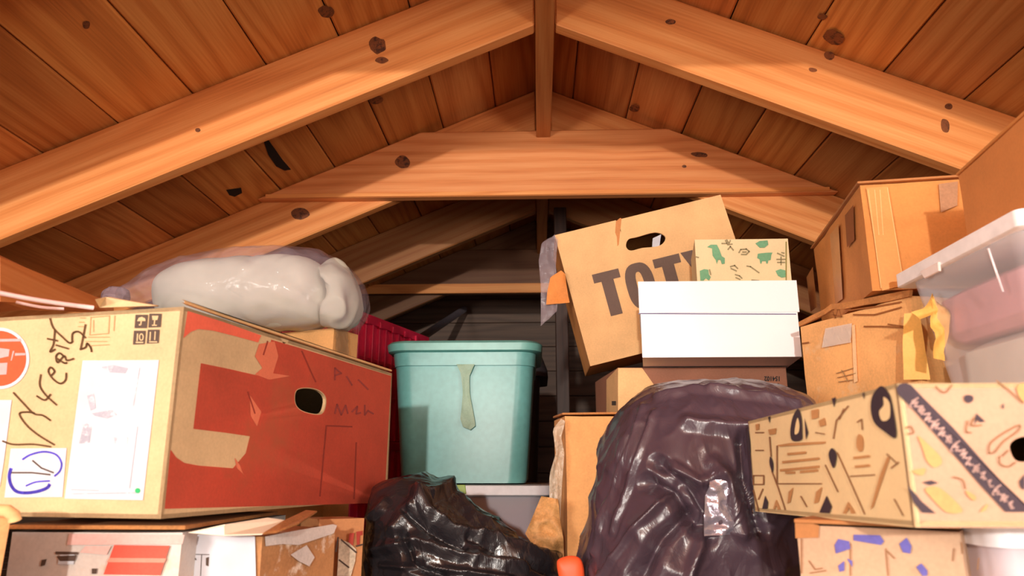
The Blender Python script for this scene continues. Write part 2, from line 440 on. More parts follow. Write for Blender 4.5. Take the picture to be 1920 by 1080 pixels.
# knots set in the timber faces
def knots(parent, pl, spots):
    for (x, y, rx, ry, rot) in spots:
        pts = [(x+(px-x)*(1+.25*noise.noise(Vector((px*.09, py*.09, 0)))), y+(py-y)*(1+.25*noise.noise(Vector((px*.09, py*.09, 4))))) for px, py in ell(x, y, rx, ry, 20, rot)]
        decal('knot', pl, [pts], KNOT, parent, .0006)
raf = {}
for o in C.objects:
    if o.name.startswith('rafter'): raf[(round(sum(v.co.y for v in o.data.vertices)/len(o.data.vertices)-.021, 2), 'left' if 'left' in o['label'] else 'right')] = o
knots(raf[(1.64, 'left')], YP(1.64), [(708, 85, 17, 15, .4), (716, 113, 12, 6, 0), (371, 244, 5, 4, 0)])
knots(raf[(1.64, 'right')], YP(1.64), [(1555, 104, 10, 8, .3), (1772, 236, 8, 14, -.2), (1779, 200, 7, 6, 0), (1257, 41, 10, 5, 0), (1524, 131, 8, 4, .2)])
knots(raf[(2.32, 'left')], YP(2.32), [(563, 401, 17, 11, 0)])
knots(tie2, YP(2.28), [(755, 304, 14, 12, .5), (1312, 290, 16, 5, .1), (1283, 312, 4, 3, 0)])
# roof boards, one sloping skin each side (boards are pattern), butted with open V joints
def roof_side(s, name):
    c = math.hypot(1, SL); nrm = Vector((s*SL/c, 0, 1/c)); dn = Vector((s/c, 0, -SL/c)); top = Vector((XC, 0, zt(XC)))
    vs, fs, uvs, tn = [], [], [], []; w = .196; nb = 21; Y0, Y1 = -3.6, 4.45
    off = .02 if s < 0 else .085
    for k in range(nb):
        a, b = max(0, k*w-off), (k+1)*w-off; g = .0016; ch = .004
        if a >= b: continue
        prof = [(a+g, .018), (a+g, ch), (a+g+ch, 0), (b-g-ch, 0), (b-g, ch), (b-g, .018)]
        joint = random.uniform(.5, 3.2); base = len(vs); dz = random.uniform(0, .003)
        for Y in (Y0, Y1):
            for (d, h) in prof: vs.append(top+dn*d+nrm*(h+dz)+Vector((0, Y, 0)))
        uo = (random.random()*30, random.random()*30); t = random.uniform(.78, 1.12); tt = (t, t*random.uniform(.94, 1.03), t*random.uniform(.85, 1.05))
        for i in range(5):
            fs.append((base+i, base+i+1, base+6+i+1, base+6+i)); tn.append(tt)
            for (d, y) in ((prof[i], Y0), (prof[i+1], Y0), (prof[i+1], Y1), (prof[i], Y1)): uvs.append((y+uo[0], d[0]+uo[1]))
    base = len(vs)
    D = nb*w
    for d, Y in ((0, Y0), (D, Y0), (D, Y1), (0, Y1)): vs.append(top+dn*d+nrm*.0195+Vector((0, Y, 0)))
    fs.append((base, base+1, base+2, base+3)); tn.append((.05, .04, .04)); uvs += [(0, 0)]*4
    for d, Y in ((-.01, Y0), (D, Y0), (D, Y1), (-.01, Y1)): vs.append(top+dn*d+nrm*.04+Vector((0, Y, 0)))
    fs.append((base+4, base+5, base+6, base+7)); tn.append((.05, .04, .04)); uvs += [(0, 0)]*4
    o = mk(name, vs, fs, ROOF, None, uvs=uvs)
    set_tint(o, lambda p: tn[p.index])
    return struct(o)
cl = roof_side(-1, 'ceiling_left'); cr = roof_side(1, 'ceiling_right')
def roofpl(s):
    c = math.hypot(1, SL); return Plane((XC, 0, zt(XC)), (s*SL, 0, 1))
knots(cl, roofpl(-1), [(705, 187, 14, 8, 0), (612, 22, 15, 11, .2), (162, 46, 7, 8, 0)])
decal('split', roofpl(-1), [[(492, 258), (503, 262), (516, 280), (530, 300), (546, 318), (534, 320), (518, 312), (503, 290)], [(424, 356), (452, 352), (454, 362), (440, 369), (430, 366)], [(0, 0), (0, 0.1), (.1, 0)]][:2], GAPM, cl, .0008, label='dark split and missing knot in the roof boards')
knots(cr, roofpl(1), [(1541, 31, 9, 6, 0), (1563, 70, 20, 14, .3), (1190, 203, 9, 7, 0)])
# floor, gable wall, post
def boards(name, o, u, v, nb, m, tint, nrm=None):
    o, u, v = Vector(o), Vector(u), Vector(v); n = u.cross(v).normalized() if nrm is None else Vector(nrm)
    vs, fs, uvs, tn = [], [], [], []
    for k in range(nb):
        a, b = k/nb, (k+1)/nb; g = .02/nb; base = len(vs); t = random.uniform(.75, 1.15)*tint
        P = [(a, -.012), (a+g, 0), (b-g, 0), (b, -.012)]
        for e in (Vector((0, 0, 0)), u):
            for (q, h) in P: vs.append(o+e+v*q+n*h)
        uo = (random.random()*30, random.random()*30)
        for i in range(3):
            fs.append((base+i, base+i+1, base+5+i, base+4+i)); tn.append((t, t, t))
            for (q, e) in ((P[i], 0), (P[i+1], 0), (P[i+1], u.length), (P[i], u.length)): uvs.append((e+uo[0], q[0]*v.length+uo[1]))
    ob = mk(name, vs, fs, m, None, uvs=uvs); set_tint(ob, lambda p: tn[p.index]); return struct(ob)
boards('floor', (-3.7, -3.6, -OFF), (7.4, 0, 0), (0, 8.05, 0), 48, DARKW, .8, (0, 0, 1))
boards('wall_back', (-3.7, 4.4, -OFF), (7.4, 0, 0), (0, 0, 1.62), 11, DARKW, 1.0, (0, -1, 0))
pa, pb = onY(1041, 570, 2.95), onY(1065, 570, 2.95)
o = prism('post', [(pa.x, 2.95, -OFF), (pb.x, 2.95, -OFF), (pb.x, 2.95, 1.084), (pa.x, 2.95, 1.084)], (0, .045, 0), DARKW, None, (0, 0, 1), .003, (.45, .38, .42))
struct(o, 'dark wooden post under the ridge at the back', 'post')

# ================================================================== LEFT SIDE
def edge_box(top, Y, ybot, far, side, Lb):
    """near upright edge from its top pixel; far = pixel of the other end of the visible receding top edge; side = +1 the other face turns left of it, -1 right"""
    P = onY(*top, Y); z1 = P.z; z0 = onY(top[0], ybot, Y).z
    B = onZ(*far, z1); a = Vector((B.x-P.x, B.y-P.y, 0)); d = a.normalized()
    b = Vector((-d.y, d.x, 0))*Lb*side
    return P, a, b, z0, z1
# ---- the big red printed carton
P, a, b, z0, z1 = edge_box((345, 575), .88, 971, (735, 700), 1, .42)
z0 = onY(305, 973, .88).z
R = root('cardboard_box', 'large tan cardboard box with a red end, handle hole and Wreath written on it', 'box', (P.x, P.y, z0))
PR = Plane(P, Vector((a.y, -a.x, 0))); PL = Plane(P, Vector((b.y, -b.x, 0)))
ad = a.normalized(); bd = b.normalized(); T = .005
def on_face(org, d, nrm):
    return lambda u, v, t: Vector((org.x, org.y, z0))+d*u+Vector((0, 0, v))-nrm*t
def face_uv(pl, org, d, q):
    p = pl.at(q); return ((p-Vector((org.x, org.y, 0))).dot(d), p.z-z0)
hole = smooth_line([(556, 733), (575, 728), (598, 733), (610, 748), (605, 772), (590, 776), (565, 769), (554, 755)], True, 4)
vs, fs = grid_box(P+ad*T+bd*.0, ad*(a.length-2*T), bd*b.length, z0, z1, seed=1, dent=.001)
# hollow box: four walls, bottom and top flaps, the end wall with the handle hole cut through
Hh = z1-z0
def dent_panel(o, pl, spots):
    bm = bmesh.new(); bm.from_mesh(o.data)
    bmesh.ops.subdivide_edges(bm, edges=[e for e in bm.edges if e.calc_length() > .05], cuts=3, use_grid_fill=True)
    bm.to_mesh(o.data); bm.free()
endp = fill2d([(0, 0), (a.length, 0), (a.length, Hh), (.36*a.length+.012, Hh), (.36*a.length, Hh-.012), (.36*a.length-.012, Hh), (0, Hh)], [[face_uv(PR, P, ad, q) for q in hole]], on_face(P, ad, PR.n), T, 'end_panel', CREAM, R)
bx = []
def add_wall(pts, t): bx.append((pts, Vector(t)))
O = Vector((P.x, P.y, z0)); Zh = Vector((0, 0, Hh)); A_ = ad*a.length; B_ = bd*b.length
vs, fs = [], []
for pts, t in ((( O+ad*T, O+B_+ad*T, O+B_+Zh+ad*T, O+Zh+ad*T), -ad*T), ((O+B_, O+B_+A_, O+B_+A_+Zh, O+B_+Zh), -bd*T), ((O+A_, O+A_+B_, O+A_+B_+Zh, O+A_+Zh), -ad*T), ((O, O+A_, O+A_+B_, O+B_), Zh.normalized()*T), ((O+Zh, O+A_+Zh, O+A_+B_+Zh, O+B_+Zh), -Zh.normalized()*T)):
    k = len(vs); vs += list(pts)+[p+t for p in pts]
    fs += [(k, k+1, k+2, k+3), (k+7, k+6, k+5, k+4)]+[(k+i, k+(i+1) % 4, k+4+(i+1) % 4, k+4+i) for i in range(4)]
mk('box_body', vs, fs, CREAM, R)
slab('top_flap', [onZ(350, 572, z1+.001), onZ(735, 697, z1+.001), onZ(690, 690, z1+.001), onZ(345, 569, z1+.001)], (0, 0, .004), TANL, R)
red = [[(352, 583), (420, 604), (490, 629), (484, 642), (440, 630), (400, 620), (372, 617), (358, 622), (344, 634)],
       [(508, 637), (560, 652), (733, 705), (720, 943), (308, 954), (319, 843), (330, 858), (345, 868), (372, 873), (436, 878), (460, 850), (468, 818), (420, 811), (362, 804), (376, 681), (430, 692), (482, 704), (500, 676)]]
hp = [face_uv(PR, P, ad, q) for q in hole]
def red_face(polys, m, name, lift, lab=None):
    for poly in polys[:1]:
        decal(name, PR, [poly], m, R, lift, lab)
    fill2d([face_uv(PR, P, ad, q) for q in polys[1]], [[(u+(u-hcx)*.06, v+(v-hcy)*.06) for u, v in hp]], lambda u, v, t: on_face(P, ad, PR.n)(u, v, -lift)+PR.n*0, 0.0, name, m, R, lab)
hcx, hcy = sum(q[0] for q in hp)/len(hp), sum(q[1] for q in hp)/len(hp)
red_face(red, REDP, 'red_print', .0006)
# creases, scuffs and pen on the red end
SCUFF = card('scuffed_red', (214, 108, 78), .2, .7, .4)
decal('scuff', PR, [[(486, 645), (515, 640), (522, 668), (512, 700), (545, 705), (505, 712), (478, 702), (492, 690), (478, 668)], [(468, 740), (490, 772), (482, 800), (470, 780)], [(440, 858), (450, 872), (462, 905), (455, 888), (444, 878)]], REDD, R, .001, 'torn and scuffed patches of the red print')
decal('crease', PR, strokes([[(566, 658), (580, 690), (592, 716)], [(502, 640), (494, 665)], [(465, 735), (478, 775)], [(612, 798), (608, 840), (600, 930)], [(612, 798), (660, 800)], [(668, 830), (664, 935)]], 2.5), card('crease_dark', (150, 52, 38)), R, .0012)
decal('pen_writing', PR, strokes([[(628, 775), (632, 758), (640, 778), (648, 760), (652, 775)], [(660, 772), (670, 762), (668, 776), (676, 774)], [(684, 760), (684, 778), (690, 770), (700, 776)], [(628, 690), (628, 712)], [(628, 690), (640, 700), (628, 704)], [(650, 706), (660, 722)], [(672, 712), (690, 730)]], 3), card('pen_dull', (158, 66, 60)), R, .0012, 'faint dull handwriting on the red end')
# side face: labels, stickers, marks
SL_ = decal('shipping_label', PL, [[(155, 676), (298, 675), (268, 938), (121, 935)]], WHITEP, R, .001, 'white rectangular shipping label')
decal('label_print', PL, [p for q in ([(190, 688), (212, 684), (240, 690), (235, 700), (200, 698)], [(163, 742), (176, 738), (180, 765), (170, 770)], [(172, 775), (210, 768), (220, 778), (200, 785), (178, 780)], [(150, 785), (172, 800), (168, 830), (148, 832), (156, 800)], [(212, 820), (240, 820), (238, 835), (214, 832)]) for p in [q]] + strokes([[(134, 918), (185, 920)], [(134, 926), (255, 924)], [(258, 800), (243, 915)], [(262, 690), (250, 760)]], 1.6), GREYP, SL_, .0014, 'grey smudged print on the label')
decal('green_dot', PL, [ell(258, 920, 5, 5, 12)], GREENI, SL_, .0016)
NS_ = decal('note_sticker', PL, [[(20, 841), (125, 840), (117, 932), (8, 933)]], WHITEP, R, .001, 'small white sticker with a blue looped scribble')
decal('blue_scribble', PL, strokes([smooth_line(crop([(170, 885), (230, 850), (330, 828), (420, 850), (460, 910), (450, 970), (410, 1010)], 0, 640, 4))], 3.5) + strokes([smooth_line(crop([(100, 95), (85, 160), (100, 240), (150, 300), (240, 315), (350, 300), (430, 270), (455, 240)], 0, 860, 4.91))], 6) + strokes([smooth_line(crop([(240, 250), (330, 215), (455, 205)], 0, 860, 4.91))], 3), BLUEI, NS_, .0014)
decal('pencil_scribble', PL, strokes([crop([(245, 895), (310, 950), (400, 985)], 0, 640, 4), crop([(85, 985), (240, 985), (375, 1000)], 0, 640, 4)], 3), INK, NS_, .0014)
decal('paper_label', PL, [[(0, 750), (22, 750), (8, 860), (0, 912), (-40, 912), (-20, 750)]], WHITEP, R, .001, 'white paper at the edge of the side')
RS_ = decal('round_sticker', PL, [ell(-2, 672, 57, 58, 40)], WHITEP, R, .001, 'round red sticker with a white rim')
decal('sticker_red', PL, [ell(-2, 672, 51, 52, 40)], card('sticker_red', (226, 84, 44)), RS_, .0014)
decal('sticker_detail', PL, [[(-20, 636), (38, 635), (40, 640), (-20, 641)], [(-20, 650), (18, 655), (16, 668), (-20, 676)], [(24, 658), (27, 658), (22, 676), (20, 676)], [(28, 662), (48, 662), (48, 666), (28, 667)], [(-20, 682), (14, 680), (12, 702), (-20, 704)]], card('sticker_pink', (228, 160, 160)), RS_, .0017)
hand = [crop(l, 0, 460, 4) for l in ([(375, 550), (400, 620), (470, 690), (520, 732), (545, 718)], [(355, 700), (430, 715)], [(410, 640), (400, 740), (375, 797), (412, 780)], [(420, 748), (512, 775)], [(640, 595), (622, 690), (605, 772)], [(540, 712), (545, 660), (590, 648), (640, 692)], [(600, 780), (640, 765), (652, 735), (678, 765), (686, 797)], [(478, 832), (445, 808), (420, 832), (432, 878), (480, 830), (500, 862), (552, 850)], [(430, 850), (480, 882), (500, 880)], [(385, 975), (408, 945), (380, 915), (362, 945), (395, 1000), (450, 1036), (490, 1010), (496, 958)])]
hand += [crop(l, 0, 640, 4) for l in ([(305, 250), (298, 330), (340, 400), (422, 476)], [(275, 410), (335, 440), (378, 398)], [(100, 385), (170, 460), (250, 540), (320, 555), (376, 592)], [(255, 538), (200, 530), (145, 545), (200, 630), (290, 705), (405, 775)], [(20, 748), (100, 773), (250, 772), (378, 790)])]
decal('handwriting', PL, strokes([smooth_line(l) for l in hand], 3.4), INK2, R, .0012, 'the word Wreath in brown marker running up the side')
sq = [[(254, 590), (277, 590), (275, 615), (252, 615)], [(280, 588), (303, 588), (301, 613), (278, 614)], [(251, 620), (273, 620), (271, 645), (249, 646)], [(277, 618), (299, 618), (297, 643), (275, 644)]]
HS_ = decal('handling_symbols', PL, sq, INK, R, .0012, 'four dark square handling symbols')
decal('symbol_icons', PL, [[(257, 602), (260, 596), (266, 594), (272, 597), (273, 602)], [(285, 592), (297, 592), (295, 600), (286, 600)], [(285, 609), (294, 609), (294, 611), (285, 611)]] + strokes([[(265, 600), (264, 609), (261, 609)], [(290, 600), (289, 610)], [(258, 626), (257, 639)], [(282, 623), (281, 638)], [(291, 622), (290, 637)], [(255, 642), (268, 642)], [(280, 641), (294, 641)]], 2.2) + ringpolys(265, 632, 4.5, 7, 2, 14), CREAM, HS_, .0016)
decal('faded_print', PL, strokes([[(170, 595), (205, 592), (203, 625), (168, 628), (170, 595)], [(175, 600), (175, 622)], [(150, 596), (160, 596)], [(148, 604), (158, 604)], [(146, 612), (157, 612)], [(165, 632), (205, 632)], [(160, 640), (200, 640)], [(215, 592), (213, 620)], [(170, 648), (205, 646)]], 1.2), INKF, R, .0012)
slab('torn_flap', [onZ(177, 561, .204), onZ(198, 557, .212), onZ(232, 563, .209), onZ(292, 573, .2), onZ(292, 575, .2), onZ(186, 577, .2)], (0, .008, .002), CREAM, R, .0005)
# ---- plank and rods lying on that box
o = prism('wooden_board', [onY(-190, 392, .88), onY(0, 482, .95), onY(180, 556, 1.12), onY(182, 577, 1.12), onY(0, 566, .95), onY(-190, 590, .88)], (.0, .05, 0), RAFT, None, (1, .4, 0), .001, (.5, .42, .4))
thing(o, 'reddish brown wooden board lying behind the top of the Wreath box', 'board')
RODM = plain('pinkish_white_rod', (226, 190, 186), .35)
for k, (p0, p1, r) in enumerate((((-40, 541), (175, 577), .0028), ((30, 566), (120, 579), .0018))):
    q0, q1 = onZ(*p0, .206), onZ(*p1, .203); q = [q0.lerp(q1, t/6)+Vector((0, 0, -.002*math.sin(t/6*math.pi))) for t in range(7)]
    o = tube('thin_rod' , q, r, RODM)
    thing(o, ('pale pink thin rod lying along the top of the Wreath box', 'shorter darker thin rod just below the pale rod on the Wreath box')[k], 'rod')
# ---- lower left boxes
zt0 = z0-.004
W1 = card('white_printed_board', (206, 196, 188), .1, .6, .12, ((206, 184, 160), 14, .6))
R = root('cardboard_box', 'white printed cardboard box with a red block, under the Wreath box', 'box', (-.6, .93, -OFF))
Pl1, Pr1 = onY(22, 992, .93), onY(352, 998, .93)
carton('box_body', (Pl1.x, .93, 0), (Pr1.x-Pl1.x-.006, 0, 0), (0, .38, 0), -OFF, zt0-.014, W1, R, seed=2)
PF = YP(.93)
RB_ = decal('red_block', PF, [[(214, 1022), (318, 1023), (300, 1079), (194, 1077)]], card('red_block', (222, 84, 66)), R, .0014, 'red printed block')
decal('pale_text', PF, [[(205, 1046), (312, 1047), (308, 1055), (200, 1054)]], card('salmon', (236, 138, 118)), RB_, .0018)
decal('pink_band', PF, [[(130, 1001), (346, 1003), (342, 1020), (125, 1022)], [(160, 1024), (208, 1024), (200, 1040), (150, 1036)]], card('pink_print', (222, 180, 172)), R, .0012)
decal('worn_print', PF, [[(104, 1034), (146, 1035), (146, 1040), (104, 1039)], [(106, 1043), (144, 1041), (140, 1052), (112, 1052)], [(78, 1050), (88, 1048), (84, 1060), (76, 1062)], [(172, 1066), (182, 1066), (180, 1076), (172, 1076)]], INK, R, .0014)
decal('silver_tape', PF, [[(112, 1040), (140, 1040), (138, 1058), (108, 1058)]], plain('silver', (190, 196, 204), .3), R, .0012)
slab('top_flap', [Vector((Pl1.x-.004, .922, zt0-.011)), Vector((Pr1.x, .922, zt0-.011)), Vector((Pr1.x, 1.25, zt0-.011)), Vector((Pl1.x, 1.25, zt0-.011))], (0, 0, .005), EDGE, R)
# torn box with white paper
zc = onY(492, 1003, .95).z
P = onY(492, 1003, .95); A2 = onZ(632, 985, zc)
a = Vector((A2.x-P.x, A2.y-P.y, 0)); b = Vector((-a.y, a.x, 0)).normalized()*.088
R = root('cardboard_box', 'torn brown cardboard box covered with peeling white paper, below the red printed end', 'box', (P.x, P.y, -OFF))
TORN = card('torn_brown', (196, 138, 88), .2, .85, .4, ((224, 200, 178), 22, .56))
carton('box_body', P, a, b, -OFF, zc, TORN, R, seed=3, dent=.003)
PLf = Plane(P, Vector((b.y, -b.x, 0))); PRt = Plane(P, Vector((a.y, -a.x, 0)))
decal('white_paper', PLf, [[(346, 1003), (420, 1000), (478, 1005), (480, 1090), (330, 1090), (334, 1040)]], WHITEP, R, .0014, 'white paper pasted over the side')
decal('arrow_symbols', PLf, strokes([[(340, 1039), (392, 1040)], [(378, 1040), (376, 1080)], [(340, 1039), (334, 1080)]], 1.4) + [[(344, 1050), (350, 1042), (355, 1050), (351, 1050), (349, 1078), (345, 1078), (347, 1050)], [(358, 1050), (364, 1042), (369, 1050), (365, 1050), (363, 1078), (359, 1078), (361, 1050)], [(386, 1046), (392, 1044), (391, 1062), (386, 1060)]], INK, R, .0018, 'two upright arrows in a box')
decal('tape_scrap', PRt, [[(497, 1006), (560, 994), (624, 983), (632, 985), (626, 1000), (590, 1012), (560, 1022), (530, 1020), (498, 1024)], [(545, 1040), (575, 1022), (590, 1045), (580, 1062), (560, 1052)]], card('white_scuff', (226, 212, 204), .15), R, .0016)
zl = zc+.003
slab('paper_flap', [onZ(352, 1000, zl), onZ(420, 986, zl+.01), onZ(500, 972, zl+.014), onZ(540, 978, zl+.008), onZ(492, 1003, zl), onZ(420, 1005, zl-.001)], (0, .002, .0015), card('white_flap', (240, 228, 206), .06), R)
slab('torn_flap', [onZ(492, 1003, zl), onZ(530, 980, zl+.008), onZ(572, 960, zl+.014), onZ(594, 962, zl+.012), onZ(560, 984, zl+.006), onZ(520, 1000, zl)], (0, .003, .003), EDGE, R)
# brown box with red printing behind it
P3 = onY(634, 972, 1.2); A3 = onY(684, 966, 1.23); a = Vector((A3.x-P3.x, A3.y-P3.y, 0)); b = Vector((-a.y, a.x, 0)).normalized()*.07
R = root('cardboard_box', 'brown cardboard box with red marks and white torn patch, beside the torn papered box', 'box', (P3.x, P3.y, -OFF))
carton('box_body', P3+Vector((-.03, 0, 0)), a+Vector((.03, 0, 0)), b, -OFF, min(P3.z, z0-.003), card('brown_b', (190, 130, 82)), R, seed=4)
PB = Plane(P3, Vector((a.y, -a.x, 0)))
decal('red_print', PB, [[(655, 1000), (664, 999), (662, 1022), (653, 1023)], [(668, 997), (680, 995), (680, 1003), (675, 1004), (674, 1022), (669, 1022)]], card('red_mark', (172, 60, 48)), R, .0014)
decal('torn_patch', PB, [[(636, 1010), (655, 1018), (668, 1030), (666, 1052), (658, 1080), (632, 1080), (634, 1046)], ], card('torn_white', (222, 204, 178), .3), R, .0014)
decal('dark_marks', PB, strokes([[(634, 1008), (630, 1034)], [(640, 1012), (668, 1036)], [(636, 1050), (654, 1064)], [(668, 1024), (680, 1021)]], 3), INK, R, .0018)
# corner of a box at the left edge
R = root('cardboard_box', 'crumpled cardboard box corner at the far left edge, in front of the white printed box', 'box', (-.6, .80, -OFF))
Pq = onY(26, 962, .80)
carton('box_body', (Pq.x, .80, 0), (-.2, 0, 0), (Pq.x/.80*.06, .06, 0), -OFF, Pq.z, card('box_corner', (206, 146, 92), .2, .85, .4), R, seed=5, dent=.006)
tube('rolled_edge', [onY(-60, 958, .798), onY(-20, 956, .798), onY(14, 958, .796), onY(26, 966, .798), onY(28, 976, .80)], .0065, TANL, R)

# ---- quilt in a clear bag on a tan box
P = onY(627, 614, 1.68); B = onZ(672, 627, P.z); a = Vector((B.x-P.x, B.y-P.y, 0)); b = Vector((-a.y, a.x, 0)).normalized()*.5
R = root('cardboard_box', 'tan cardboard box under the white bagged quilt, behind the Wreath box', 'box', (P.x, P.y, -OFF))
carton('box_body', P, a, b, -OFF, P.z, TAN, R, seed=6)
Pf = Plane(P, Vector((b.y, -b.x, 0))); Pr = Plane(P, Vector((a.y, -a.x, 0)))
sheet('clear_tape', Pr, ([(628, 618), (630, 660), (628, 690)], [(650, 618), (652, 660), (650, 690)]), film('tape_film', (150, 120, 90), .4), R, .004, .003, 60, 6)
R = root('bagged_quilt', 'folded white quilt packed in a clear plastic bag with a knotted end', 'quilt', onY(480, 618, 1.7))
QM = plain('white_quilt', (204, 204, 188), .75, .3, .25, 14)
def wq(p):
    return .006*noise.noise(p*9)+.003*noise.noise(p*24)-.004*max(0, ridge(p*6+Vector((3, 0, 0)))-.8)*5
inflate('folded_quilt', [(292, 560), (298, 528), (335, 504), (400, 490), (480, 481), (560, 483), (606, 500), (618, 545), (614, 590), (590, 612), (480, 620), (380, 618), (310, 596)], 1.68, (450, 555), .095, .14, QM, R, wq, 130, 26, .62)
q2 = inflate('quilt_fold', [(598, 500), (630, 488), (655, 512), (668, 560), (660, 600), (640, 616), (604, 612), (615, 580), (622, 545), (614, 520)], 1.69, (640, 555), .07, .12, QM, R, lambda p: .012*ridge(p*16)-.006, 90, 18, .7)
BAGC = film('clear_bag', (190, 176, 190), .74, .12, .7, 24)
inflate('plastic_bag', [(232, 562), (262, 546), (310, 516), (400, 490), (500, 479), (590, 479), (636, 492), (674, 530), (686, 570), (670, 602), (654, 617), (560, 618), (420, 618), (320, 600), (270, 582), (240, 572)], 1.70, (500, 555), .17, .19, BAGC, R, lambda p: .006*ridge(p*13)+.003*noise.noise(p*40), 150, 24, .6)
inflate('bag_knot', [(194, 556), (205, 544), (222, 540), (238, 548), (236, 564), (220, 572), (202, 568)], 1.71, (216, 556), .02, .02, film('bag_twist', (170, 150, 160), .35, .2, .8, 50), R, lambda p: .006*ridge(p*40), 60, 10)

# ---- maroon folding crates
CR = plain('maroon_plastic', (226, 44, 84), .3, .5)
def crate(name, P, a, bl, z0, z1, label):
    R = root(name, label, 'crate', (P.x, P.y, z0), 'maroon plastic crates')
    ad = a.normalized(); bd = Vector((-ad.y, ad.x, 0)); n_ = Vector((ad.y, -ad.x, 0)); L = a.length; O = Vector((P.x, P.y, 0))
    def bar(vs, fs, o, u, v, w):
        k = len(vs); vs += [o, o+u, o+u+v, o+v, o+w, o+u+w, o+u+v+w, o+v+w]
        fs += [(k, k+1, k+2, k+3), (k+4, k+7, k+6, k+5), (k, k+4, k+5, k+1), (k+1, k+5, k+6, k+2), (k+2, k+6, k+7, k+3), (k+3, k+7, k+4, k)]
    Z = Vector((0, 0, 1)); h = z1-z0
    for nm, o, u, Lu, nn in (('side_panel', O, ad, L, n_), ('end_panel', O, bd, bl, -ad), ('side_panel', O+bd*bl, ad, L, -n_), ('end_panel', O+ad*L, bd, bl, ad)):
        vs, fs = [], []
        bar(vs, fs, o+Z*(z0+.01)-nn*.012, u*Lu, Z*(h-.02), nn*.006)
        nr = max(4, int(Lu/.042))
        for i in range(nr+1):
            bar(vs, fs, o+u*(i/nr*(Lu-.012))+Z*z0-nn*.008, u*.012, Z*h, nn*.013)
        for zz in (z0+h*.33, z0+h*.62): bar(vs, fs, o+Z*zz-nn*.008, u*Lu, Z*.012, nn*.010)
        mk(nm, vs, fs, CR, R, bevel=.0015, seg=1)
    vs, fs = [], []
    for o, u in ((O-n_*-.008-ad*.008, ad*(L+.016)), (O+bd*bl-n_*.008-ad*.008, ad*(L+.016))): bar(vs, fs, o+Z*(z1-.03), u, Z*.03, -n_*.016 if o is not None else 0)
    for o in (O-ad*.008, O+ad*(L-.008)): bar(vs, fs, o+Z*(z1-.03)+n_*.0, bd*bl, Z*.03, ad*.016)
    mk('rim', vs, fs, CR, R, bevel=.003, seg=2)
    for i in range(5):
        vs, fs = [], []
        bar(vs, fs, O+ad*(.03+i*(L-.06)/5)+Z*(z1-.036)+n_*.008, ad*.02, Z*.022, n_*.008)
        mk('rim_clip', vs, fs, CR, R, bevel=.002, seg=1)
    vs, fs = [], []; bar(vs, fs, O+Z*z0, ad*L, bd*bl, Z*.008); mk('base_panel', vs, fs, CR, R)
P = onY(672, 583, 2.3); B = onZ(800, 632, P.z); a = Vector((B.x-P.x, B.y-P.y, 0))
crate('plastic_crate', P, a, .3, P.z-.40, P.z, 'maroon ribbed plastic crate, upper of the stack left of the teal tote')
crate('plastic_crate', P, a, .3, -OFF, P.z-.402, 'maroon ribbed plastic crate, lower of the stack behind the teal tote')

# ================================================================== CENTRE
# ---- teal tote on a clear bin
Y = 2.05; TEAL = plain('teal_plastic', (112, 180, 178), .34, .5, .03, 60); 
def span(y, xl, xr, Y): l, r = onY(xl, y, Y), onY(xr, y, Y); return (l.x+r.x)/2, (r.x-l.x)/2, l.z
D = .19
R = root('storage_tote', 'teal plastic storage tote with a lid and a dangling strip of tape', 'tote', (-.21, Y+D, onY(860, 908, Y).z))
secs = []
for y, xl, xr in ((906, 750, 984), (900, 746, 987), (690, 737, 1000), (686, 736, 1001)):
    c, h, z = span(y, xl, xr, Y); secs.append((c, Y+D, z, h, D-.004, .05))
loft('tub', secs, TEAL, R, 12)
secs = []
for y, xl, xr, e in ((686, 738, 999, -.006), (686, 735, 1003, .006), (662, 733, 1005, .007), (660, 735, 1003, .003)):
    c, h, z = span(y, xl, xr, Y); secs.append((c, Y+D, z, h, D+e, .055))
loft('rim_band', secs, TEAL, R, 12)
secs = []
for y, xl, xr, e in ((660, 728, 1010, .004), (658, 723, 1015, .012), (645, 721, 1017, .013), (640, 726, 1012, .006), (638, 745, 990, -.02)):
    c, h, z = span(y, xl, xr, Y); secs.append((c, Y+D, z, h, D+e, .06))
loft('lid', secs, plain('teal_lid', (118, 184, 176), .36, .5), R, 12)
sheet('tape_strip', YP(Y-.008), ([(856, 683), (864, 700), (868, 735), (866, 762), (863, 785), (868, 800)], [(890, 683), (880, 706), (881, 740), (886, 765), (892, 798), (882, 806)]), card('masking_tape', (150, 182, 158), .15, .5, .4), R, .004, .003, 40, 8, label='strip of pale tape hanging from the rim')
CLEAR = film('clear_bin', (214, 206, 216), .45, .3, .15, 6)
R = root('storage_bin', 'clear plastic storage bin with a white lid under the teal tote', 'bin', (-.2, 2.2, -OFF))
c, h, z = span(908, 730, 1036, 2.0)
zb0 = onY(900, 928, 2.0).z
loft('bin_body', [(c, 2.23, -OFF, h-.05, .2, .03), (c, 2.23, zb0, h-.02, .215, .04)], CLEAR, R)
loft('lid', [(c, 2.23, zb0-.004, h-.006, .225, .04), (c, 2.23, zb0, h, .23, .045), (c, 2.23, z-.004, h, .23, .045), (c, 2.23, z-.002, h-.006, .224, .04)], plain('white_lid', (232, 230, 236), .4), R)
pc = [onY(x, y, 1.995) for x, y in ((846, 909), (872, 909), (874, 926), (850, 926))]
slab('lid_clip', pc, (0, .012, 0), plain('lime_clip', (150, 186, 44), .4), R, .001, 'lime green clip')
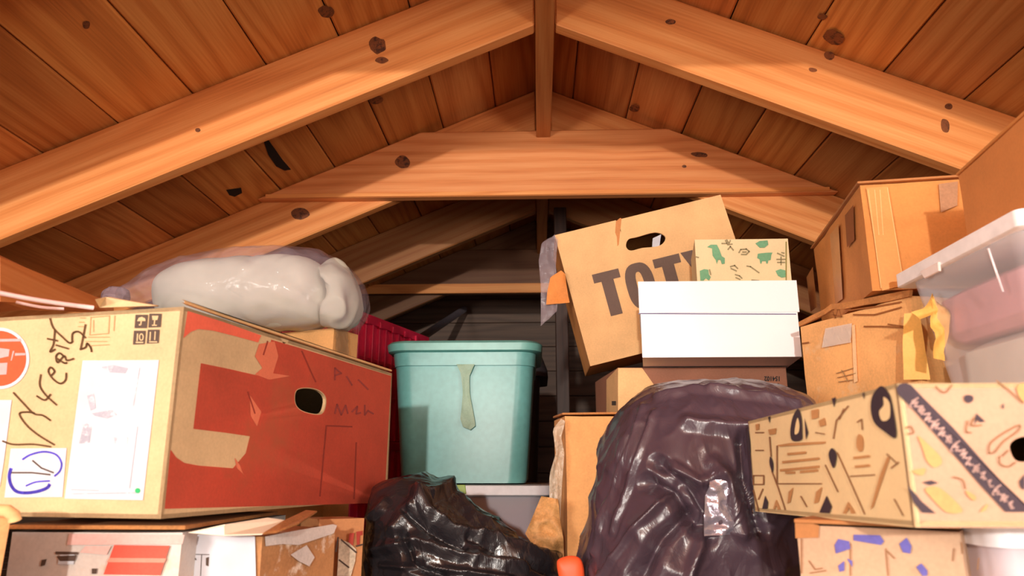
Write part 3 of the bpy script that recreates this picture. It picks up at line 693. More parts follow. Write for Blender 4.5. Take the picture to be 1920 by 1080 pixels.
thing(inflate('knitted_blanket', [(850, 955), (900, 945), (960, 948), (1005, 960), (1010, 1060), (850, 1060)], 2.2, (930, 1000), .12, .12, plain('mauve_fabric', (150, 120, 140), .9, .2, .5, 30), None, lambda p: .01*noise.noise(p*14), 70, 12), 'mauve fabric folded inside the clear bin under the teal tote', 'blanket')
# ---- dark lidded bin behind it
GRY = plain('charcoal_plastic', (52, 50, 54), .5, .4)
R = root('storage_tote', 'charcoal plastic bin with a flared lid behind the teal tote', 'tote', (.0, 2.85, -OFF))
c, h, z = span(655, 880, 1012, 2.7)
zA = onY(1000, 700, 2.7).z
loft('tub', [(c, 2.88, -OFF, h-.02, .15, .04), (c, 2.88, zA, h, .165, .045)], GRY, R)
loft('lid', [(c, 2.88, zA-.01, h+.03, .19, .05), (c, 2.88, zA+.015, h+.028, .19, .05), (c, 2.88, z-.01, h+.004, .17, .045), (c, 2.88, z, h-.02, .15, .04)], GRY, R)
# ---- pole leaning at the back
o = tube('metal_pole', [onY(738, 668, 3.0)*1.0+Vector((0, 0, 0)), onY(870, 580, 4.3)], .02, plain('grey_metal', (104, 94, 100), .45, metal=.2))
thing(o, 'dull grey metal pole leaning in the dark behind the teal tote', 'pole')

# ---- left black bag
BLK = bagmat('black_bag_film', (36, 34, 38), .2, .6)
FL = fold_fn([([(740, 990), (790, 930), (835, 915)], 22, .02), ([(782, 922), (800, 962), (850, 990), (930, 1010), (1040, 1050)], 16, .022), ([(830, 905), (890, 965), (960, 1005)], 14, .016), ([(700, 1030), (780, 1010), (860, 1040), (980, 1060)], 18, .016),
    ([(755, 1005), (770, 1060), (830, 1080)], 14, -.02), ([(760, 960), (800, 990), (870, 1020)], 12, -.018), ([(690, 970), (720, 940)], 14, .012), ([(880, 1005), (960, 1040), (1040, 1075)], 10, -.014), ([(710, 1060), (820, 1066), (960, 1085)], 9, .012)])
def crump(p, k):
    q = p+Vector((noise.noise(p*6), noise.noise(p*6+Vector((7, 0, 0))), noise.noise(p*6+Vector((0, 9, 0)))))*.05
    return abs(ridge(q*k))**3
def wb(p):
    q = p+Vector((.05*noise.noise(p*4), 0, .05*noise.noise(p*4+Vector((9, 0, 0)))))
    d = Vector((q.x*.75+q.z*.66, q.y, -q.x*.5+q.z*.85))       # folds run down to the right
    s = Vector((d.x*5, d.y*6, d.z*17))
    return .005*ridge(s)**2+.0025*ridge(s*2.1+Vector((5, 1, 2)))+.008*noise.noise(p*5)-.006+.003*crump(p, 11)+.002*crump(p, 26)+FL(p)*.85
o = inflate('garbage_bag', [(672, 1240), (676, 1080), (684, 985), (698, 915), (730, 893), (775, 886), (805, 888), (832, 910), (880, 945), (955, 995), (1010, 1022), (1048, 1060), (1062, 1120), (1050, 1240), (860, 1262)], 1.42, (840, 1080), .16, .14, BLK, None, wb, 330, 90, .85)
thing(o, 'glossy black plastic garbage bag slumped below the teal tote', 'garbage bag')
# ---- tall tan box, kraft paper, orange lid
P = onY(1058, 778, 1.48); E_ = onY(1137, 776, 1.48)
R = root('cardboard_box', 'tall narrow orange-tan cardboard box standing left of the big black bag', 'box', (P.x, P.y, -OFF))
carton('box_body', (P.x, P.y, 0), (.2, 0, 0), (-.018, .14, 0), -OFF, P.z, card('orange_tan', (232, 168, 104)), R, seed=8, dent=.003)
PT = Plane((P.x, P.y, 0), (-.14, -.018, 0)); PTf = YP(1.478)
slab('top_flap', [Vector((P.x-.004, P.y-.004, P.z)), Vector((P.x+.2, P.y-.006, P.z+.002)), Vector((P.x+.18, P.y+.12, P.z+.004)), Vector((P.x-.02, P.y+.12, P.z+.002))], (0, 0, .004), EDGE, R)
sheet('clear_tape', YP(1.47), ([(1052, 785), (1036, 806), (1042, 850), (1030, 890), (1030, 960)], [(1060, 790), (1052, 820), (1058, 850), (1054, 900), (1050, 985)]), film('crinkled_tape', (206, 186, 160), .35, .15, .9, 70), R, .002, .007, 50, 9, label='crinkled clear tape peeling off the left edge')
o = sheet('kraft_paper', YP(1.45), ([(1015, 930), (1000, 965), (985, 1000), (1008, 1035), (1040, 1062)], [(1046, 935), (1050, 975), (1056, 1010), (1058, 1045), (1060, 1090)]), card('crumpled_kraft', (206, 152, 92), .3, .7, .8), None, 0, .014, 30, 12)
thing(o, 'crumpled brown kraft paper tucked beside the tall narrow box', 'paper')
OR = plain('orange_plastic', (242, 92, 48), .5)
o = inflate('orange_cap', [(1044, 1056), (1052, 1046), (1074, 1042), (1090, 1050), (1096, 1080), (1092, 1130), (1064, 1130), (1050, 1090)], 1.22, (1072, 1085), .012, .02, OR, None, None, 60, 10, .6)
thing(o, 'bright orange plastic piece at the bottom between the two black bags', 'plastic cap')
# ---- brown box under the white box
P = onY(1158, 689, 1.637); Q = onY(1474, 689, 1.637); zs = onY(1198, 670, 1.5).z-.0015
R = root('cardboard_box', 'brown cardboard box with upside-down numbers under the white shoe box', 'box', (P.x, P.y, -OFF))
cd = Vector((-.03, .27, 0))
carton('box_body', (P.x, 1.637, 0), (Q.x-P.x, 0, 0), cd, -OFF, zs, card('shaded_kraft', (150, 98, 74)), R, seed=9, dent=.001)  # body colour holds the painted shadow of the white box
PF = YP(1.637)
decal('lit_tan_patch', PF, [[(1158.5, 690), (1204, 690), (1228, 724), (1215, 800), (1158.5, 800)]], TANL, R, .001, 'tan patch painting the lit left part of the front')  # part of the front outside that shadow, painted lit
decal('side_panel', Plane((P.x, 1.637, 0), (-.27, -.03, 0)), [[(1158, 690), (1158, 800), (1137, 800), (1137, 712)]], TANL, R, .001)  # side painted in the lit tan too, over the shaded body
decal('number_print', PF, text_px('154102', 1463.5, 706, (-10.2, 0), (0, 12), True)+text_px('0840', 1462, 719, (-11, 0), (0, 12), True), plain('black_ink', (26, 18, 16), .7), R, .0012, 'numbers printed upside down')
PS = Plane((P.x, 1.637, 0), (-.27, -.03, 0))
decal('hole_print', PS, [[(1147, 752), (1155, 752), (1155, 760), (1147, 760)]], INK, R, .0012)
# ---- white shoe box with a lid
pA, pB = onY(1196, 528, 1.5), onY(1494, 530, 1.5); zl0 = onY(1196, 587, 1.5).z
R = root('shoe_box', 'white shoe box with a lid on the brown box, in front of the tilted box', 'box', (pA.x, 1.5, zs))
xa, xb = pA.x+.003, pB.x-.003
carton('box_base', (xa, 1.503, 0), (xb-xa, 0, 0), (.034, .235, 0), zs+.0015, zl0+.01, WHITEC, R, dent=.0002)
vs, fs = grid_box((pA.x, 1.5, 0), (pB.x-pA.x, 0, 0), (.0345, .241, 0), zl0, pA.z, dent=.0002)
mk('lid', vs, fs, WHITEC, R)
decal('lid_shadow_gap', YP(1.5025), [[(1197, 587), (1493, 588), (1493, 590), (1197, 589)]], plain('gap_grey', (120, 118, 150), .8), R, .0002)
# ---- green patterned box
pA = onY(1302, 449, 1.56); pB = onY(1478, 452, 1.56); zz = onY(1196, 528, 1.5).z+.001
R = root('gift_box', 'small cream box with a green animal pattern standing on the white shoe box', 'box', (pA.x, 1.56, zz))
GC = card('cream_wrap', (226, 208, 164), .06)
carton('box_body', (pA.x, 1.56, 0), (pB.x-pA.x, 0, 0), (.024, .16, 0), zz, pA.z, GC, R, dent=.0006)
PG = YP(1.56); gc = lambda l: crop(l, 1280, 430, 8.727)
GRN = card('green_print', (112, 168, 128), .15); OLV = card('olive_print', (150, 140, 104), .1)
decal('green_print_pattern', PG, [gc(q) for q in ([(400, 290), (460, 250), (560, 250), (600, 330), (640, 440), (690, 470), (690, 560), (640, 570), (620, 500), (580, 500), (560, 570), (540, 500), (490, 430), (480, 310)],
    [(1190, 230), (1260, 190), (1390, 180), (1400, 250), (1340, 300), (1260, 300)], [(1230, 400), (1290, 390), (1400, 380), (1470, 380), (1450, 420), (1440, 500), (1400, 510), (1390, 560), (1370, 560), (1360, 520), (1300, 520), (1290, 560), (1270, 560), (1260, 490), (1220, 470)],
    [(280, 680), (350, 650), (420, 660), (430, 740), (460, 780), (430, 840), (380, 800), (340, 840), (290, 840)], [(1520, 680), (1600, 650), (1680, 670), (1690, 780), (1620, 790), (1560, 760)])], GRN, R, .0012)
decal('olive_print_pattern', PG, [p for q in ([[(700, 180), (740, 250), (810, 240)], [(640, 230), (720, 230)], [(740, 330), (780, 280), (830, 340)], [(720, 170), (760, 230), (780, 180)]], [[(920, 380), (950, 330), (1040, 320), (1090, 360), (1040, 410), (960, 410)], [(980, 370), (1040, 370)]], [[(780, 610), (850, 590), (900, 640)], [(790, 640), (880, 680)]], [[(1050, 600), (1110, 610), (1180, 660), (1250, 710)]], [[(860, 740), (930, 760), (970, 800)], [(870, 790), (940, 820)]], [[(1550, 390), (1660, 440)], [(1620, 380), (1660, 390)], [(1540, 490), (1680, 490)], [(1550, 540), (1670, 540)], [(1610, 450), (1610, 580)]], [[(1130, 830), (1250, 840)], [(440, 660), (460, 740)], [(220, 450), (260, 460)]]) for p in strokes([gc(l) for l in q], 2.4)], OLV, R, .0012)
decal('edge_shade', PG, [[(1473, 453), (1475, 453), (1475, 528), (1473, 528)]], card('olive_edge', (136, 128, 62)), R, .0013)
# ---- tilted box with big letters
Yt = 1.78
tl, tr, bl = onY(1040, 441, Yt), onY(1351, 365, Yt), onY(1096, 689, Yt)
uu = (tr-tl); vv = Vector((0, 0, 0))
ud = uu.normalized(); vd = Vector((ud.z, 0, -ud.x)); Hh = (bl-tl).length
R = root('cardboard_box', 'tan cardboard box leaning at a tilt with large dark letters and a handle hole', 'box', bl)
PTt = YP(Yt)
def f3(u, v, t): return tl+ud*u+vd*v+Vector((0, t, 0))
def uvp(q): p = PTt.at(q)-tl; return (p.dot(ud), p.dot(vd))
hl = [uvp(q) for q in crop(smooth_line([(598, 345), (612, 305), (660, 292), (765, 265), (822, 285), (818, 320), (780, 345), (690, 355), (625, 370)], True, 4), 980, 350, 3.086)]
W_ = uu.length
nt_u = uvp((1160, 415))[0]
fill2d([(0, 0), (nt_u-.006, 0), (nt_u-.002, .035), (nt_u+.002, 0), (W_, 0), (W_, Hh), (0, Hh)], [hl], f3, .005, 'front_panel', TANL, R)
vs, fs = [], []
T = .005; Dp = .2
for pts, t in (((f3(0, 0, 0.005), f3(0, Hh, 0.005), f3(0, Hh, Dp), f3(0, 0, Dp)), ud*T), ((f3(W_, 0, 0.005), f3(W_, Hh, .005), f3(W_, Hh, Dp), f3(W_, 0, Dp)), -ud*T), ((f3(0, Hh, .005), f3(W_, Hh, .005), f3(W_, Hh, Dp), f3(0, Hh, Dp)), -vd*T), ((f3(0, 0, Dp), f3(W_, 0, Dp), f3(W_, Hh, Dp), f3(0, Hh, Dp)), Vector((0, -T, 0))), ((f3(0, .001, .005), f3(W_, .001, .005), f3(W_, .001, Dp), f3(0, .001, Dp)), vd*T)):
    k = len(vs); vs += list(pts)+[p+t for p in pts]
    fs += [(k, k+1, k+2, k+3), (k+7, k+6, k+5, k+4)]+[(k+i, k+(i+1) % 4, k+4+(i+1) % 4, k+4+i) for i in range(4)]
mk('box_body', vs, fs, ORNG, R)
c3 = lambda l: crop(l, 980, 350, 3.086)
o0 = (1109.6, 515.3); rr = (.9708, -.24); dd = (.265, .964)
def LT(l): return [(o0[0]+rr[0]*x+dd[0]*y, o0[1]+rr[1]*x+dd[1]*y) for x, y in l]
def ring_letter(cx, cy, rx, ry, wx, wy, n=32):
    sup = lambda t, a, b: (cx+a*math.copysign(abs(math.cos(t))**.75, math.cos(t)), cy+b*math.copysign(abs(math.sin(t))**.75, math.sin(t)))
    A = [sup(i*2*math.pi/n, rx, ry) for i in range(n)]; B = [sup(i*2*math.pi/n, rx-wx, ry-wy) for i in range(n)]
    return [LT([A[i], A[(i+1) % n], B[(i+1) % n], B[i]]) for i in range(n)]
Tl = [(0, 0), (51, 0), (51, 17), (37, 17), (37, 84), (14, 84), (14, 17), (0, 17)]
let = [LT(Tl)] + ring_letter(84, 42, 27, 44, 20, 17) + [LT([(x+117, y) for x, y in Tl])] + [LT([(x+171, y) for x, y in [(0, 0), (23, 0), (32, 26), (41, 0), (63, 0), (43, 48), (43, 84), (20, 84), (20, 48)]])]
decal('big_letters', PTt, let, card('faded_black_print', (104, 84, 74), .1), R, .0012, 'large dark capital letters TOTY')
decal('slit', PTt, [c3([(540, 200), (565, 180), (572, 185), (556, 335), (548, 345), (545, 290), (535, 265)])], card('slit_tan', (196, 128, 72)), R, .001)
sheet('paper_scrap', YP(Yt+.004), (c3([(752, 300), (748, 350)]), c3([(800, 278), (790, 352)])), WHITEP, R, 0, .002, 40, 5, label='white paper showing in the handle hole')
sheet('clear_tape', YP(Yt-.002), ([(1040, 442), (1016, 456), (1010, 490), (1014, 540), (1014, 612)], [(1046, 452), (1044, 470), (1042, 500), (1046, 560), (1044, 585)]), film('loose_tape', (170, 156, 164), .55, .1, .9, 50), R, .002, .008, 40, 9, label='loose clear plastic hanging at the left edge')
sheet('torn_flap', YP(Yt-.012), ([(1052, 508), (1032, 520), (1026, 548), (1024, 572)], [(1060, 514), (1062, 535), (1066, 558), (1068, 568)]), card('orange_torn', (222, 138, 66), .15, .8, .4), R, .004, .004, 40, 7, label='torn orange-brown flap')

# ================================================================== RIGHT SIDE
# ---- big black bag
BLK2 = bagmat('dark_purple_bag_film', (70, 56, 66), .27, .35)
FR = fold_fn([([(1232, 868), (1290, 910), (1322, 960), (1330, 1010)], 22, -.022), ([(1215, 905), (1262, 922), (1310, 990)], 26, -.026), ([(1200, 1080), (1240, 1010), (1290, 965)], 22, -.02), ([(1262, 880), (1310, 905), (1352, 890)], 20, .018), ([(1320, 1000), (1290, 1080)], 16, .016),
    ([(1290, 790), (1400, 800), (1480, 830)], 22, .014), ([(1330, 728), (1420, 735), (1500, 752)], 10, .010), ([(1230, 742), (1300, 724), (1380, 728)], 10, .009), ([(1340, 870), (1365, 900), (1390, 1000)], 24, .018), ([(1395, 820), (1400, 900), (1430, 1000)], 18, -.02),
    ([(1205, 760), (1160, 880), (1120, 1040)], 9, .007), ([(1190, 770), (1150, 880), (1108, 1050)], 6, -.006), ([(1225, 770), (1185, 880), (1150, 1000)], 8, .006), ([(1210, 780), (1176, 880)], 6, -.005), ([(1250, 930), (1180, 1010), (1130, 1090)], 10, .010)])
def wb2(p):
    q = p+Vector((.04*noise.noise(p*4), 0, .04*noise.noise(p*4+Vector((9, 0, 0)))))
    left = max(0, min(1, (.26-p.x)/.16))
    s1 = Vector(((q.x-.45*q.z)*26, q.y*4, q.z*2.2))             # long folds down the left flank
    s2 = Vector(((q.x+.7*q.z)*9, q.y*6, (q.z-.5*q.x)*4+3))
    low = max(0, min(1, (.12-p.z)/.2))
    return left*.006*ridge(s1)+.006*(.3+low)*ridge(s2)+.010*noise.noise(p*5.5)-.006+.005*crump(p, 9)*(.4+low)+.0025*crump(p, 24)+FR(p)
o = inflate('garbage_bag', [(1075, 1240), (1088, 1100), (1104, 1000), (1122, 905), (1134, 830), (1162, 772), (1205, 728), (1268, 708), (1340, 705), (1410, 712), (1470, 728), (1512, 748), (1506, 800), (1508, 900), (1506, 1000), (1500, 1240), (1290, 1262)], 1.3, (1310, 980), .19, .11, BLK2, None, wb2, 340, 96, .62)
thing(o, 'large dark purple-black garbage bag bulging beside the printed box', 'garbage bag')
sheet('reflection_patch', YP(1.108), ([(1335, 885), (1322, 930), (1318, 980), (1318, 1004)], [(1362, 882), (1366, 925), (1382, 975), (1384, 1002)]), plain('reflection_silver', (170, 164, 180), .18, .8, .8, 60, .6), o, .004, .006, 34, 12, label='crumpled silvery sheet for the glossy reflection on the bag')  # silvery sheet added to paint a glossy reflection on the film
# ---- torn box
P = onY(1705, 543, 1.15); A2 = onZ(1497, 605, P.z)
a = Vector((A2.x-P.x, A2.y-P.y, 0)); b = Vector((a.y, -a.x, 0)).normalized()*.2
R = root('cardboard_box', 'worn tan cardboard box with torn top, between the shoe box and clear bin', 'box', (P.x, P.y, -OFF))
TW = card('worn_kraft', (240, 180, 114), .16, .8, .35, ((232, 190, 140), 16, .6))
carton('box_body', P, a, b, -OFF, P.z-.004, TW, R, seed=11, dent=.005)
PW = Plane(P, Vector((a.y, -a.x, 0)))
vs, fs = [], []
edge = [(1498, 612), (1520, 602), (1545, 590), (1560, 580), (1580, 580), (1620, 572), (1660, 566), (1704, 556)]
edget = [(1497, 604), (1520, 592), (1545, 580), (1558, 570), (1580, 568), (1620, 560), (1660, 552), (1706, 543)]
for i in range(len(edge)-1):
    k = len(vs); q = [PW.at(edge[i], .004), PW.at(edge[i+1], .004), PW.at(edget[i+1], .006+.004*(i % 2)), PW.at(edget[i], .006+.004*((i+1) % 2))]
    vs += q+[p-PW.n*.006 for p in q]; fs += [(k, k+1, k+2, k+3), (k+7, k+6, k+5, k+4)]+[(k+j, k+(j+1) % 4, k+4+(j+1) % 4, k+4+j) for j in range(4)]
mk('torn_rim', vs, fs, EDGE, R)
decal('fold_highlight', PW, [[(1597, 610), (1603, 608), (1608, 715), (1601, 718)]], card('pale_fold', (240, 200, 150)), R, .0018)
decal('crush_marks', PW, strokes([[(1558, 574), (1566, 596), (1572, 576), (1578, 594), (1560, 590)], [(1592, 582), (1640, 575), (1690, 566)], [(1600, 590), (1640, 590), (1690, 576)], [(1620, 612), (1655, 612), (1692, 614)], [(1665, 608), (1694, 612)], [(1504, 644), (1516, 642)]], 2.6), card('crush_dark', (150, 92, 44)), R, .002)
sheet('clear_tape', PW, ([(1548, 616), (1542, 652)], [(1598, 606), (1596, 642)]), film('worn_tape', (226, 212, 198), .25, .25, .4, 60), R, .003, .001, 40, 7, label='patch of worn clear tape')
decal('scribble_print', PW, strokes([[(1568, 700), (1600, 690)], [(1570, 708), (1604, 700)], [(1572, 716), (1600, 712)], [(1578, 694), (1590, 716)]], 1.6), INKF, R, .002)
YEL = card('yellow_kraft', (234, 182, 92), .12, .6, .3)
sheet('yellow_tape', Plane(P, Vector((-.3, -1, 0))), ([(1695, 588), (1692, 640), (1694, 712)], [(1724, 586), (1732, 640), (1744, 712)]), YEL, R, .003, .002, 20, 8, label='strip of yellow tape down the corner')
sheet('torn_flap', YP(1.06), ([(1702, 588), (1728, 580), (1742, 552), (1745, 620), (1748, 672)], [(1722, 600), (1748, 590), (1778, 592), (1772, 640), (1768, 678)]), YEL, R, .004, .010, 22, 9, label='curled yellow torn flap')
# ---- upper tan box
P = onY(1610, 345, 1.18); zq = onY(1645, 546, 1.18).z
B = Vector((.078, .517, 0)).normalized()*.38; b = Vector((B.y, -B.x, 0)).normalized()*.34
R = root('cardboard_box', 'tan taped cardboard box resting on the torn box, its corner toward the viewer', 'box', (P.x, P.y, zq))
carton('box_body', P, B, b, zq, P.z, ORNG, R, seed=12, dent=.004)
PR2 = Plane(P, Vector((b.y, -b.x, 0))); PL2 = Plane(P, Vector((B.y, -B.x, 0)))
slab('top_flap', [P+Vector((-.004, -.005, -.001)), P+b+Vector((0, -.006, -.001)), P+b+B*.5, P+B+Vector((-.004, 0, 0))], (0, 0, .004), BRN, R)
decal('tape_strip', PR2, [[(1624, 352), (1664, 350), (1694, 535), (1654, 545)]], card('shiny_tape', (218, 150, 80), .1, .4), R, .0014)
decal('tape_edge', PR2, strokes([[(1664, 352), (1694, 530)], [(1640, 356), (1648, 440)], [(1650, 356), (1656, 440)], [(1628, 356), (1652, 540)]], 1.6), card('tape_line', (238, 186, 124)), R, .0018)
decal('tape_patch', PR2, [[(1760, 345), (1796, 340), (1795, 385), (1764, 398)]], card('old_tape', (176, 132, 98), .2, .3), R, .0014)
decal('dark_label', PL2, [[(1584, 404), (1600, 384), (1602, 450), (1588, 464)]], card('dark_kraft', (150, 88, 40)), R, .0014)
decal('tape_strip', PL2, [[(1556, 440), (1572, 420), (1580, 560), (1566, 570)], [(1512, 520), (1524, 500), (1532, 575), (1520, 585)]], card('left_tape', (204, 140, 80), .15, .35), R, .0014)
# ---- clear bin with a white lid
z1p = onY(1682, 719, .62).z+.0015; X0 = .556; Yb0, Yb1 = .83, 1.135; zl1 = onY(1905, 388, .83).z; zl0 = onY(1905, 424, .83).z
R = root('storage_bin', 'large translucent bin with a white lid, full of pink and white fabric', 'bin', (X0+.2, .98, z1p))
cx, cy = X0+.21, (Yb0+Yb1)/2; hx, hy = .21, (Yb1-Yb0)/2
loft('bin_body', [(cx, cy-.01, z1p, hx-.03, hy-.05, .03), (cx, cy-.01, zl0, hx-.008, hy-.012, .03)], film('translucent_bin', (226, 222, 226), .68, .35, .1, 5), R)
loft('lid', [(cx, cy, zl0, hx-.004, hy-.004, .009), (cx, cy, zl0+.002, hx, hy, .01), (cx, cy, zl1-.002, hx, hy, .01), (cx, cy, zl1, hx-.004, hy-.004, .009)], plain('white_bin_lid', (244, 244, 246), .4), R)
slab('lid_latch', [Vector((X0-.004, 1.0, zl0+.006)), Vector((X0-.004, 1.05, zl0+.006)), Vector((X0-.002, 1.045, zl0-.006)), Vector((X0-.002, 1.005, zl0-.006))], (.004, 0, 0), plain('latch_white', (240, 226, 220), .4), R)
tube('bin_seam', [Vector((X0+.0075, .905, zl0-.004)), Vector((X0+.017, .905, zl0-.06))], .0015, plain('seam_white', (236, 226, 232), .3), R)
def fabric_block(name, z0_, z1_, col, label, inset):
    o = loft(name, [(cx, cy, z0_, hx-inset-.012, hy-inset-.02, .03), (cx, cy, z0_+.012, hx-inset, hy-inset, .035), (cx, cy, z1_-.012, hx-inset, hy-inset, .035), (cx, cy, z1_, hx-inset-.02, hy-inset-.03, .03)], plain(name+'_cloth', col, .95, .1, .4, 30), None)
    thing(o, label, 'blanket')
fabric_block('folded_blanket', .083, .175, (214, 214, 206), 'white folded fabric in the lower part of the translucent bin', .048)
fabric_block('folded_blanket', .178, zl0-.022, (206, 150, 160), 'pink folded fabric above the white fabric in the translucent bin', .034)
# ---- big box on the bin lid
P = onY(1795, 330, 1.005); Pn = onZ(1920, 216, P.z)
R = root('cardboard_box', 'big plain orange-tan cardboard box on the white bin lid at the upper right', 'box', (P.x, P.y, zl1))
dv = Vector((Pn.x-P.x, Pn.y-P.y, 0)).normalized()
carton('box_body', P, dv*.26, Vector((-dv.y, dv.x, 0))*.3, zl1+.001, P.z, card('plain_orange_kraft', (214, 142, 78), .08), R, seed=13, dent=.001)
slab('top_flap', [P+Vector((-.002, 0, 0)), P+dv*.26+Vector((-.002, 0, 0)), P+dv*.26+Vector((.05, 0, 0)), P+Vector((.05, 0, 0))], (0, 0, .004), ORNG, R)
# ---- printed box at the front right
P = onY(1682, 719, .62); z1 = P.z; z0 = onY(1700, 989, .62).z
A2 = onZ(1403, 790, z1); a = Vector((A2.x-P.x, A2.y-P.y, 0)); ad = a.normalized(); bd = Vector((ad.y, -ad.x, 0)); b = bd*.45
R = root('printed_box', 'tan cardboard box printed all over with dark graphic shapes and a slanting dark band', 'box', (P.x, P.y, z0))
PL3 = Plane(P, Vector((a.y, -a.x, 0))); PR3 = Plane(P, Vector((b.y, -b.x, 0)))
KR = card('kraft_lit_face', (252, 224, 170), .06); KR2 = card('kraft_dimmer_face', (188, 150, 124), .1)  # one board in two tones: light on each face painted in
O = Vector((P.x, P.y, z0)); Zh = Vector((0, 0, z1-z0)); T = .004; A_ = a; B_ = b; DZ = Vector((0, 0, .011))
vs, fs = [], []
for pts, t in (((O, O+A_-DZ, O+A_+Zh, O+Zh), bd*T), ((O+B_, O+B_+A_-DZ, O+B_+A_+Zh, O+B_+Zh), -bd*T), ((O+A_-DZ, O+A_+B_-DZ, O+A_+B_+Zh, O+A_+Zh), -ad*T), ((O+Vector((0, 0, .001)), O+A_+Vector((0, 0, .001))-DZ, O+A_+B_-DZ+Vector((0, 0, .001)), O+B_+Vector((0, 0, .001))), Vector((0, 0, T))), ((O+Zh, O+A_+Zh, O+A_+B_+Zh, O+B_+Zh), Vector((0, 0, -T)))):
    k = len(vs); vs += list(pts)+[p+t for p in pts]
    fs += [(k, k+1, k+2, k+3), (k+7, k+6, k+5, k+4)]+[(k+i, k+(i+1) % 4, k+4+(i+1) % 4, k+4+i) for i in range(4)]
o = mk('box_body', vs, fs, KR, R)
def fu(q): p = PR3.at(q)-Vector((P.x, P.y, z0)); return (p.dot(bd), p.z)
hol = [fu(q) for q in smooth_line([(1893, 838), (1903, 824), (1925, 818), (1952, 822), (1962, 840), (1952, 860), (1925, 866), (1903, 862)], True, 4)]
Hh = z1-z0
fill2d([(0, 0), (.45, 0), (.45, Hh), (0, Hh)], [hol], lambda u, v, t: Vector((P.x, P.y, z0))+bd*u+Vector((0, 0, v))-PR3.n*t, T, 'end_panel', KR2, R)
NAVY = card('dark_navy_print', (62, 48, 58), .15); TANI = card('tan_print', (206, 152, 96), .12); MIDI = card('mid_brown_print', (150, 104, 66), .15)
c4 = lambda l: crop(l, 1390, 700, 3.6)      # left face traced shapes
c5 = lambda l: crop(l, 1660, 700, 3.6)      # right face
sm = lambda l: smooth_line(l, True, 4)
decal('dark_print_pattern', PL3, [c4(sm(l)) for l in ([(385, 240), (405, 300), (410, 400), (405, 450), (345, 455), (330, 400), (340, 320), (360, 265)], [(940, 85), (985, 120), (1015, 200), (1045, 430), (960, 390), (895, 330), (872, 240), (885, 150)], [(610, 505), (640, 540), (635, 610), (620, 640), (600, 600), (588, 545)], [(195, 560), (215, 610), (210, 670), (190, 610)], [(40, 365), (60, 480), (55, 560), (35, 450)])] +
      [c4(l) for l in ([(575, 825), (610, 900), (595, 945), (525, 940)], [(160, 825), (180, 870), (175, 915), (140, 915)], [(610, 170), (640, 160), (625, 230)], [(180, 295), (195, 290), (190, 340)], [(815, 135), (830, 130), (828, 180)], [(425, 300), (450, 400), (435, 450)])], NAVY, R, .0014, 'dark printed badges and triangles')
decal('badge_light', PL3, [c4(sm(l)) for l in ([(380, 300), (392, 350), (385, 400), (360, 410), (365, 350)], [(960, 160), (1000, 200), (1000, 300), (950, 320), (930, 260), (960, 215)])], KR, R, .0018)
decal('tan_print_pattern', PL3, [c4(l) for l in ([(240, 485), (330, 470), (570, 460), (560, 475), (260, 495)], [(720, 865), (770, 945), (740, 948), (728, 905), (705, 950), (685, 945)], [(235, 850), (265, 920), (245, 920), (235, 890), (225, 920), (215, 915)], [(470, 250), (520, 240), (520, 300), (475, 310)], [(520, 320), (560, 300), (570, 350), (530, 360)], [(930, 700), (985, 560), (1000, 570), (930, 780), (890, 900), (870, 920)], [(320, 800), (350, 770), (330, 870), (310, 880)], [(505, 800), (545, 765), (520, 870), (490, 880)], [(180, 380), (235, 370), (230, 410), (190, 415)], [(95, 345), (120, 340), (120, 380), (98, 385)])]+[c4(sm([(795, 410), (820, 440), (820, 510), (800, 530), (778, 500), (778, 440)]))], TANI, R, .0014)
decal('line_print', PL3, strokes([c4(l) for l in ([(645, 535), (720, 700), (830, 950)], [(565, 620), (650, 800)], [(205, 660), (250, 780), (295, 920)], [(240, 490), (240, 740)], [(245, 745), (540, 745)], [(735, 695), (900, 685)], [(80, 790), (115, 930)], [(145, 780), (115, 850)], [(620, 440), (640, 320), (720, 220)], [(980, 545), (1050, 610)], [(1010, 640), (1060, 600)], [(780, 330), (810, 310), (815, 380)], [(80, 690), (150, 690), (150, 750), (80, 750), (80, 690)], [(95, 400), (150, 400)], [(95, 520), (150, 520)], [(190, 430), (200, 560)], [(400, 830), (440, 900)], [(1030, 850), (1090, 960)], [(660, 310), (690, 240)], [(500, 400), (560, 410)])], 2.2), MIDI, R, .0014)
decal('text_lines', PL3, strokes([c4(l) for l in ([(315, 545), (430, 535)], [(280, 600), (520, 575)], [(265, 655), (520, 630)], [(300, 670), (355, 670)], [(400, 665), (510, 655)], [(760, 570), (860, 560)], [(770, 630), (860, 622)])], 4.5), TANI, R, .0016)
DB_ = decal('dark_band', PR3, [c5([(75, 100), (95, 72), (140, 65), (175, 80), (240, 150), (460, 370), (700, 640), (936, 890), (1000, 960), (1000, 935), (812, 935), (640, 750), (520, 610), (340, 410), (180, 230), (85, 140)])], NAVY, R, .0014, 'slanting dark band')
scr = []
random.seed(5)
for i in range(15):
    t = i/14; bx_, by = 200+t*650, 200+t*690
    w = 21+8*random.random(); e = lambda k: random.uniform(-k, k)*w     # flowing strokes across and along the band
    A = lambda u, v: (bx_+w*(u*.69+v*.72), by+w*(u*.72-v*.69))
    scr.append(smooth_line([A(-1+e(.01), -.2), A(-.5, .9+e(.01)), A(-.2, -.9+e(.02)), A(.3, .3+e(.03)), A(.6, -.7), A(1.1, 0)]))
    if i % 3 == 0: scr.append(smooth_line([A(-.4, 1.5), A(-.7, .4), A(-.3, -1.5), A(.2, -1.3)]))
    if i % 4 == 1: scr.append(smooth_line([A(.1, .6), A(-.6, .5), A(-.5, -.6), A(.3, -.5), A(.4, .5)]))
decal('band_script', PR3, strokes([c5(l) for l in scr], 2.6), card('pale_script', (206, 170, 160), .1), DB_, .0018, 'pale script lettering along the band')
